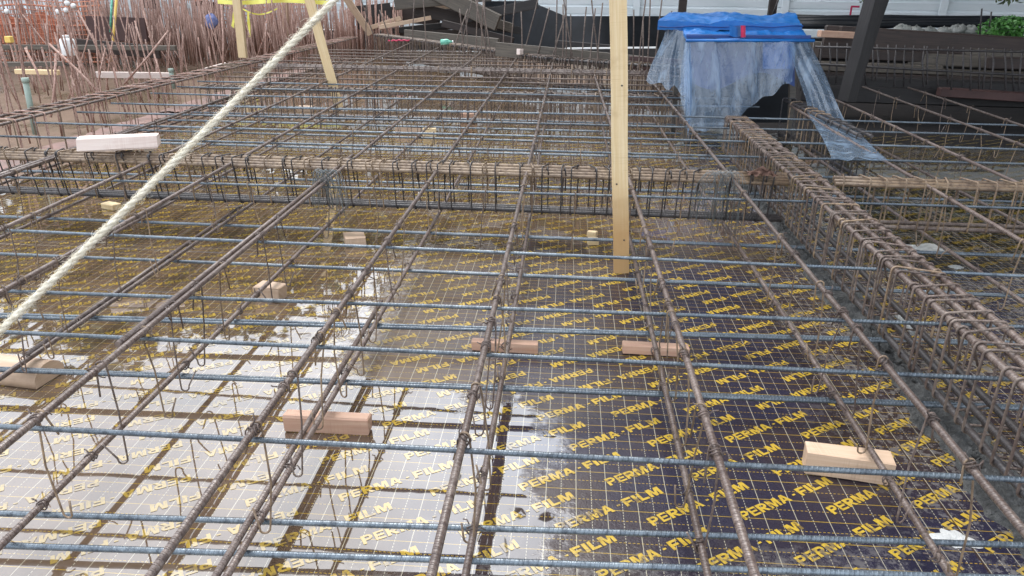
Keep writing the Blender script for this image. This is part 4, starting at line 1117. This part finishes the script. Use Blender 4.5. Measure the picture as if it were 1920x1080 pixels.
# bent mesh of dark bars in front of the stack
g = empty('bar_mesh', at(1650, 150, 6.3)); tag(g, 'dark mesh of thin upright bars leaning on the timber stack at right', 'bar mesh')
for k in range(26):
    u = 1525 + 15.5*k + rp.uniform(-4, 4)
    if u > 1930: break
    mb = MB(); mb.tube([at(u + rp.uniform(-5, 5), 150 + rp.uniform(-4, 8) + (u-1525)*.05, 6.3), at(u + rp.uniform(-1, 1), 110 + (u-1525)*.03, 6.35), at(u + rp.uniform(-2, 5), 79 + (u - 1525)*.035, 6.4)], .0075, 5); mb.build('bar', M['dark'], g)
for v0, v1 in ((120, 142), (88, 98)):
    mb = MB(); mb.tube([at(1528, v0, 6.33), at(1940, v1, 6.33)], .009, 6); mb.build('bar', M['dark'], g)
# dark leaning posts
for u0, v0, u1, v1, wd, lb in ((1594, 164, 1641, -12, .085, 'dark leaning timber post with a lit left edge, in front of the timber stack'), (1607, 128, 1653, -12, .075, 'dark leaning timber post behind its lighter-edged twin')):
    yy0 = 5.9 if wd > .08 else 6.05
    a, c = at(u0, v0, yy0), at(u1, v1, yy0); batten(a + (a - c)*.15, a + (c - a)*1.4, wd, .10, M['darkw'], lb, .5)
# green plant at right
def leaves(center, rad, n, size, mat, name='foliage', par=None, seed=1, shape=None):
    rr = random.Random(seed); mb = MB()
    for i in range(n):
        while True:
            p = Vector((rr.uniform(-1, 1), rr.uniform(-1, 1), rr.uniform(-1, 1)))
            if p.length < 1: break
        if shape and not shape(p, rr): continue
        c = Vector(center) + Vector((p.x*rad[0], p.y*rad[1], p.z*rad[2]))
        a = Vector((rr.gauss(0,1), rr.gauss(0,1), rr.gauss(0,.6))).normalized(); b2 = a.cross(Vector((rr.gauss(0,1), rr.gauss(0,1), rr.gauss(0,1)))).normalized()
        s = size * rr.uniform(.6, 1.4)
        mb.quad(c - a*s, c + b2*s*.45, c + a*s, c - b2*s*.45)
    return mb.build(name, mat, par)
b0 = at(1890, 82, 7.9)
o = empty('leafy_plant', b0); tag(o, 'bright green leafy plant growing behind the timber stack at the right border', 'plant')
leaves(at(1895, 60, 7.9), (.32, .2, .15), 1500, .022, M['bush'], par=o, seed=4)
mb = MB()
for k in range(7): mb.tube([b0 + Vector((rp.uniform(-.2, .2), 0, -.1)), at(1870 + 9*k, 48 + rp.uniform(-8, 8), 7.9)], .004, 4)
mb.build('stem', M['bark'], o)
for k, (u, v0, v1) in enumerate(((1840, 16, 66), (1858, 22, 50))):
    mb = MB(); mb.tube([at(u - 3, v1, 7.6), at(u + 1, v0, 7.6)], .007, 6); tag(mb.build('steel_rod', M['dark']), 'thin dark rod standing before the white hoarding at right, the %s of the two' % ['taller', 'shorter'][k], 'rod')

# ---------------------------------------------------------------- trees (their crowns are what the wet deck mirrors, one is added for shade)
def tree(x, y, h, cr, label, seed, trunk_r=.14, base=-.16, clumps=16, leaf=.16, n=260, cz=.62):
    rr = random.Random(seed); o = empty('broadleaf_tree', (x, y, base)); tag(o, label, 'tree', 'trees round the site')
    mb = MB(); top = Vector((x + rr.uniform(-.4, .4), y, base + h*.72))
    mb.tube([(x, y, base), (x + .04, y, base + h*.2), (x - .05, y, base + h*.45), top], [trunk_r*1.25, trunk_r, trunk_r*.8, trunk_r*.35], 10)
    cl = []
    for k in range(clumps):
        a = rr.uniform(0, 2*pi); q = rr.random() ** .6
        c = Vector((x + cr*q*cos(a)*.85, y + cr*q*sin(a)*.85, base + h*cz + (h*(1-cz)) * rr.uniform(-.75, .8) * (1 - .35*q)))
        cl.append(c); mb.tube([(x, y, base + h*rr.uniform(.35, .55)), Vector((x, y, base + h*.6)).lerp(c, .6), c], [trunk_r*.4, trunk_r*.22, .02], 6)
    mb.build('trunk', M['bark'], o)
    mb = MB()
    for c in cl:
        R0 = cr * rr.uniform(.30, .48)
        for i in range(n):
            p = Vector((rr.gauss(0, .45), rr.gauss(0, .45), rr.gauss(0, .36))) * R0 + c
            a = Vector((rr.gauss(0,1), rr.gauss(0,1), rr.gauss(0,.6))).normalized(); b2 = a.cross(Vector((rr.gauss(0,1), rr.gauss(0,1), rr.gauss(0,1)))).normalized()
            s = leaf * rr.uniform(.6, 1.4); mb.quad(p - a*s, p + b2*s*.5, p + a*s, p - b2*s*.5)
    mb.build('crown', M['leaf'], o)
p = at(158, 20, 11.5)
tree(p.x, 11.6, 5.2, 2.0, 'tree with a dark trunk behind the orange netting at the far left', 41, .085, cz=.7)
p = at(272, 8, 12.6)
tree(p.x, 12.7, 5.4, 2.1, 'tree with a thin dark trunk before the hoarding, right of the other left trunk', 42, .10, cz=.7)
for k, (x, y, h, cr) in enumerate(((-13, 17.5, 8.2, 3.4), (-8.6, 18.5, 8.4, 3.3), (-4.6, 18, 8.0, 3.2), (-1.2, 19, 8.6, 3.2), (2.4, 17.5, 8.8, 3.4), (6.4, 17.5, 9.2, 3.6), (10.6, 17.0, 9.0, 3.6))):
    tree(x, y, h, cr, 'tall tree behind the hoarding, mirrored in the wet deck, %s from the left' % ORD[k], 50 + k, .2, cz=.52, n=320, leaf=.2, clumps=20)
tree(7.4, 9.6, 11.5, 7.0, 'great spreading tree at the right whose leaves hang over the white hoarding', 61, .26, clumps=64, n=560, leaf=.19, cz=.62)
tree(12.5, 11.5, 10.5, 4.6, 'second great tree farther right, shading the timber stack', 62, .26, clumps=24, n=320, leaf=.2, cz=.6)
tree(5.9, 4.8, 9.5, 5.0, 'unseen tree added beside the deck beyond the right border for shade', 63, .24, clumps=46, n=480, leaf=.2, cz=.62)  # added out of view, its crown darkens the right side
# hanging leaf tips at top right
o = leaves(at(1893, -4, 6.5), (.12, .1, .045), 46, .028, M['leaf'], 'leafy_twig', seed=9); tag(o, 'dark leaf tips hanging into view at the top right corner', 'twig')
o = leaves(at(1615, -3, 6.5), (.02, .05, .03), 8, .022, M['leaf'], 'leafy_twig', seed=12); tag(o, 'single dark leaf tip hanging left of the dark leaning post', 'twig')
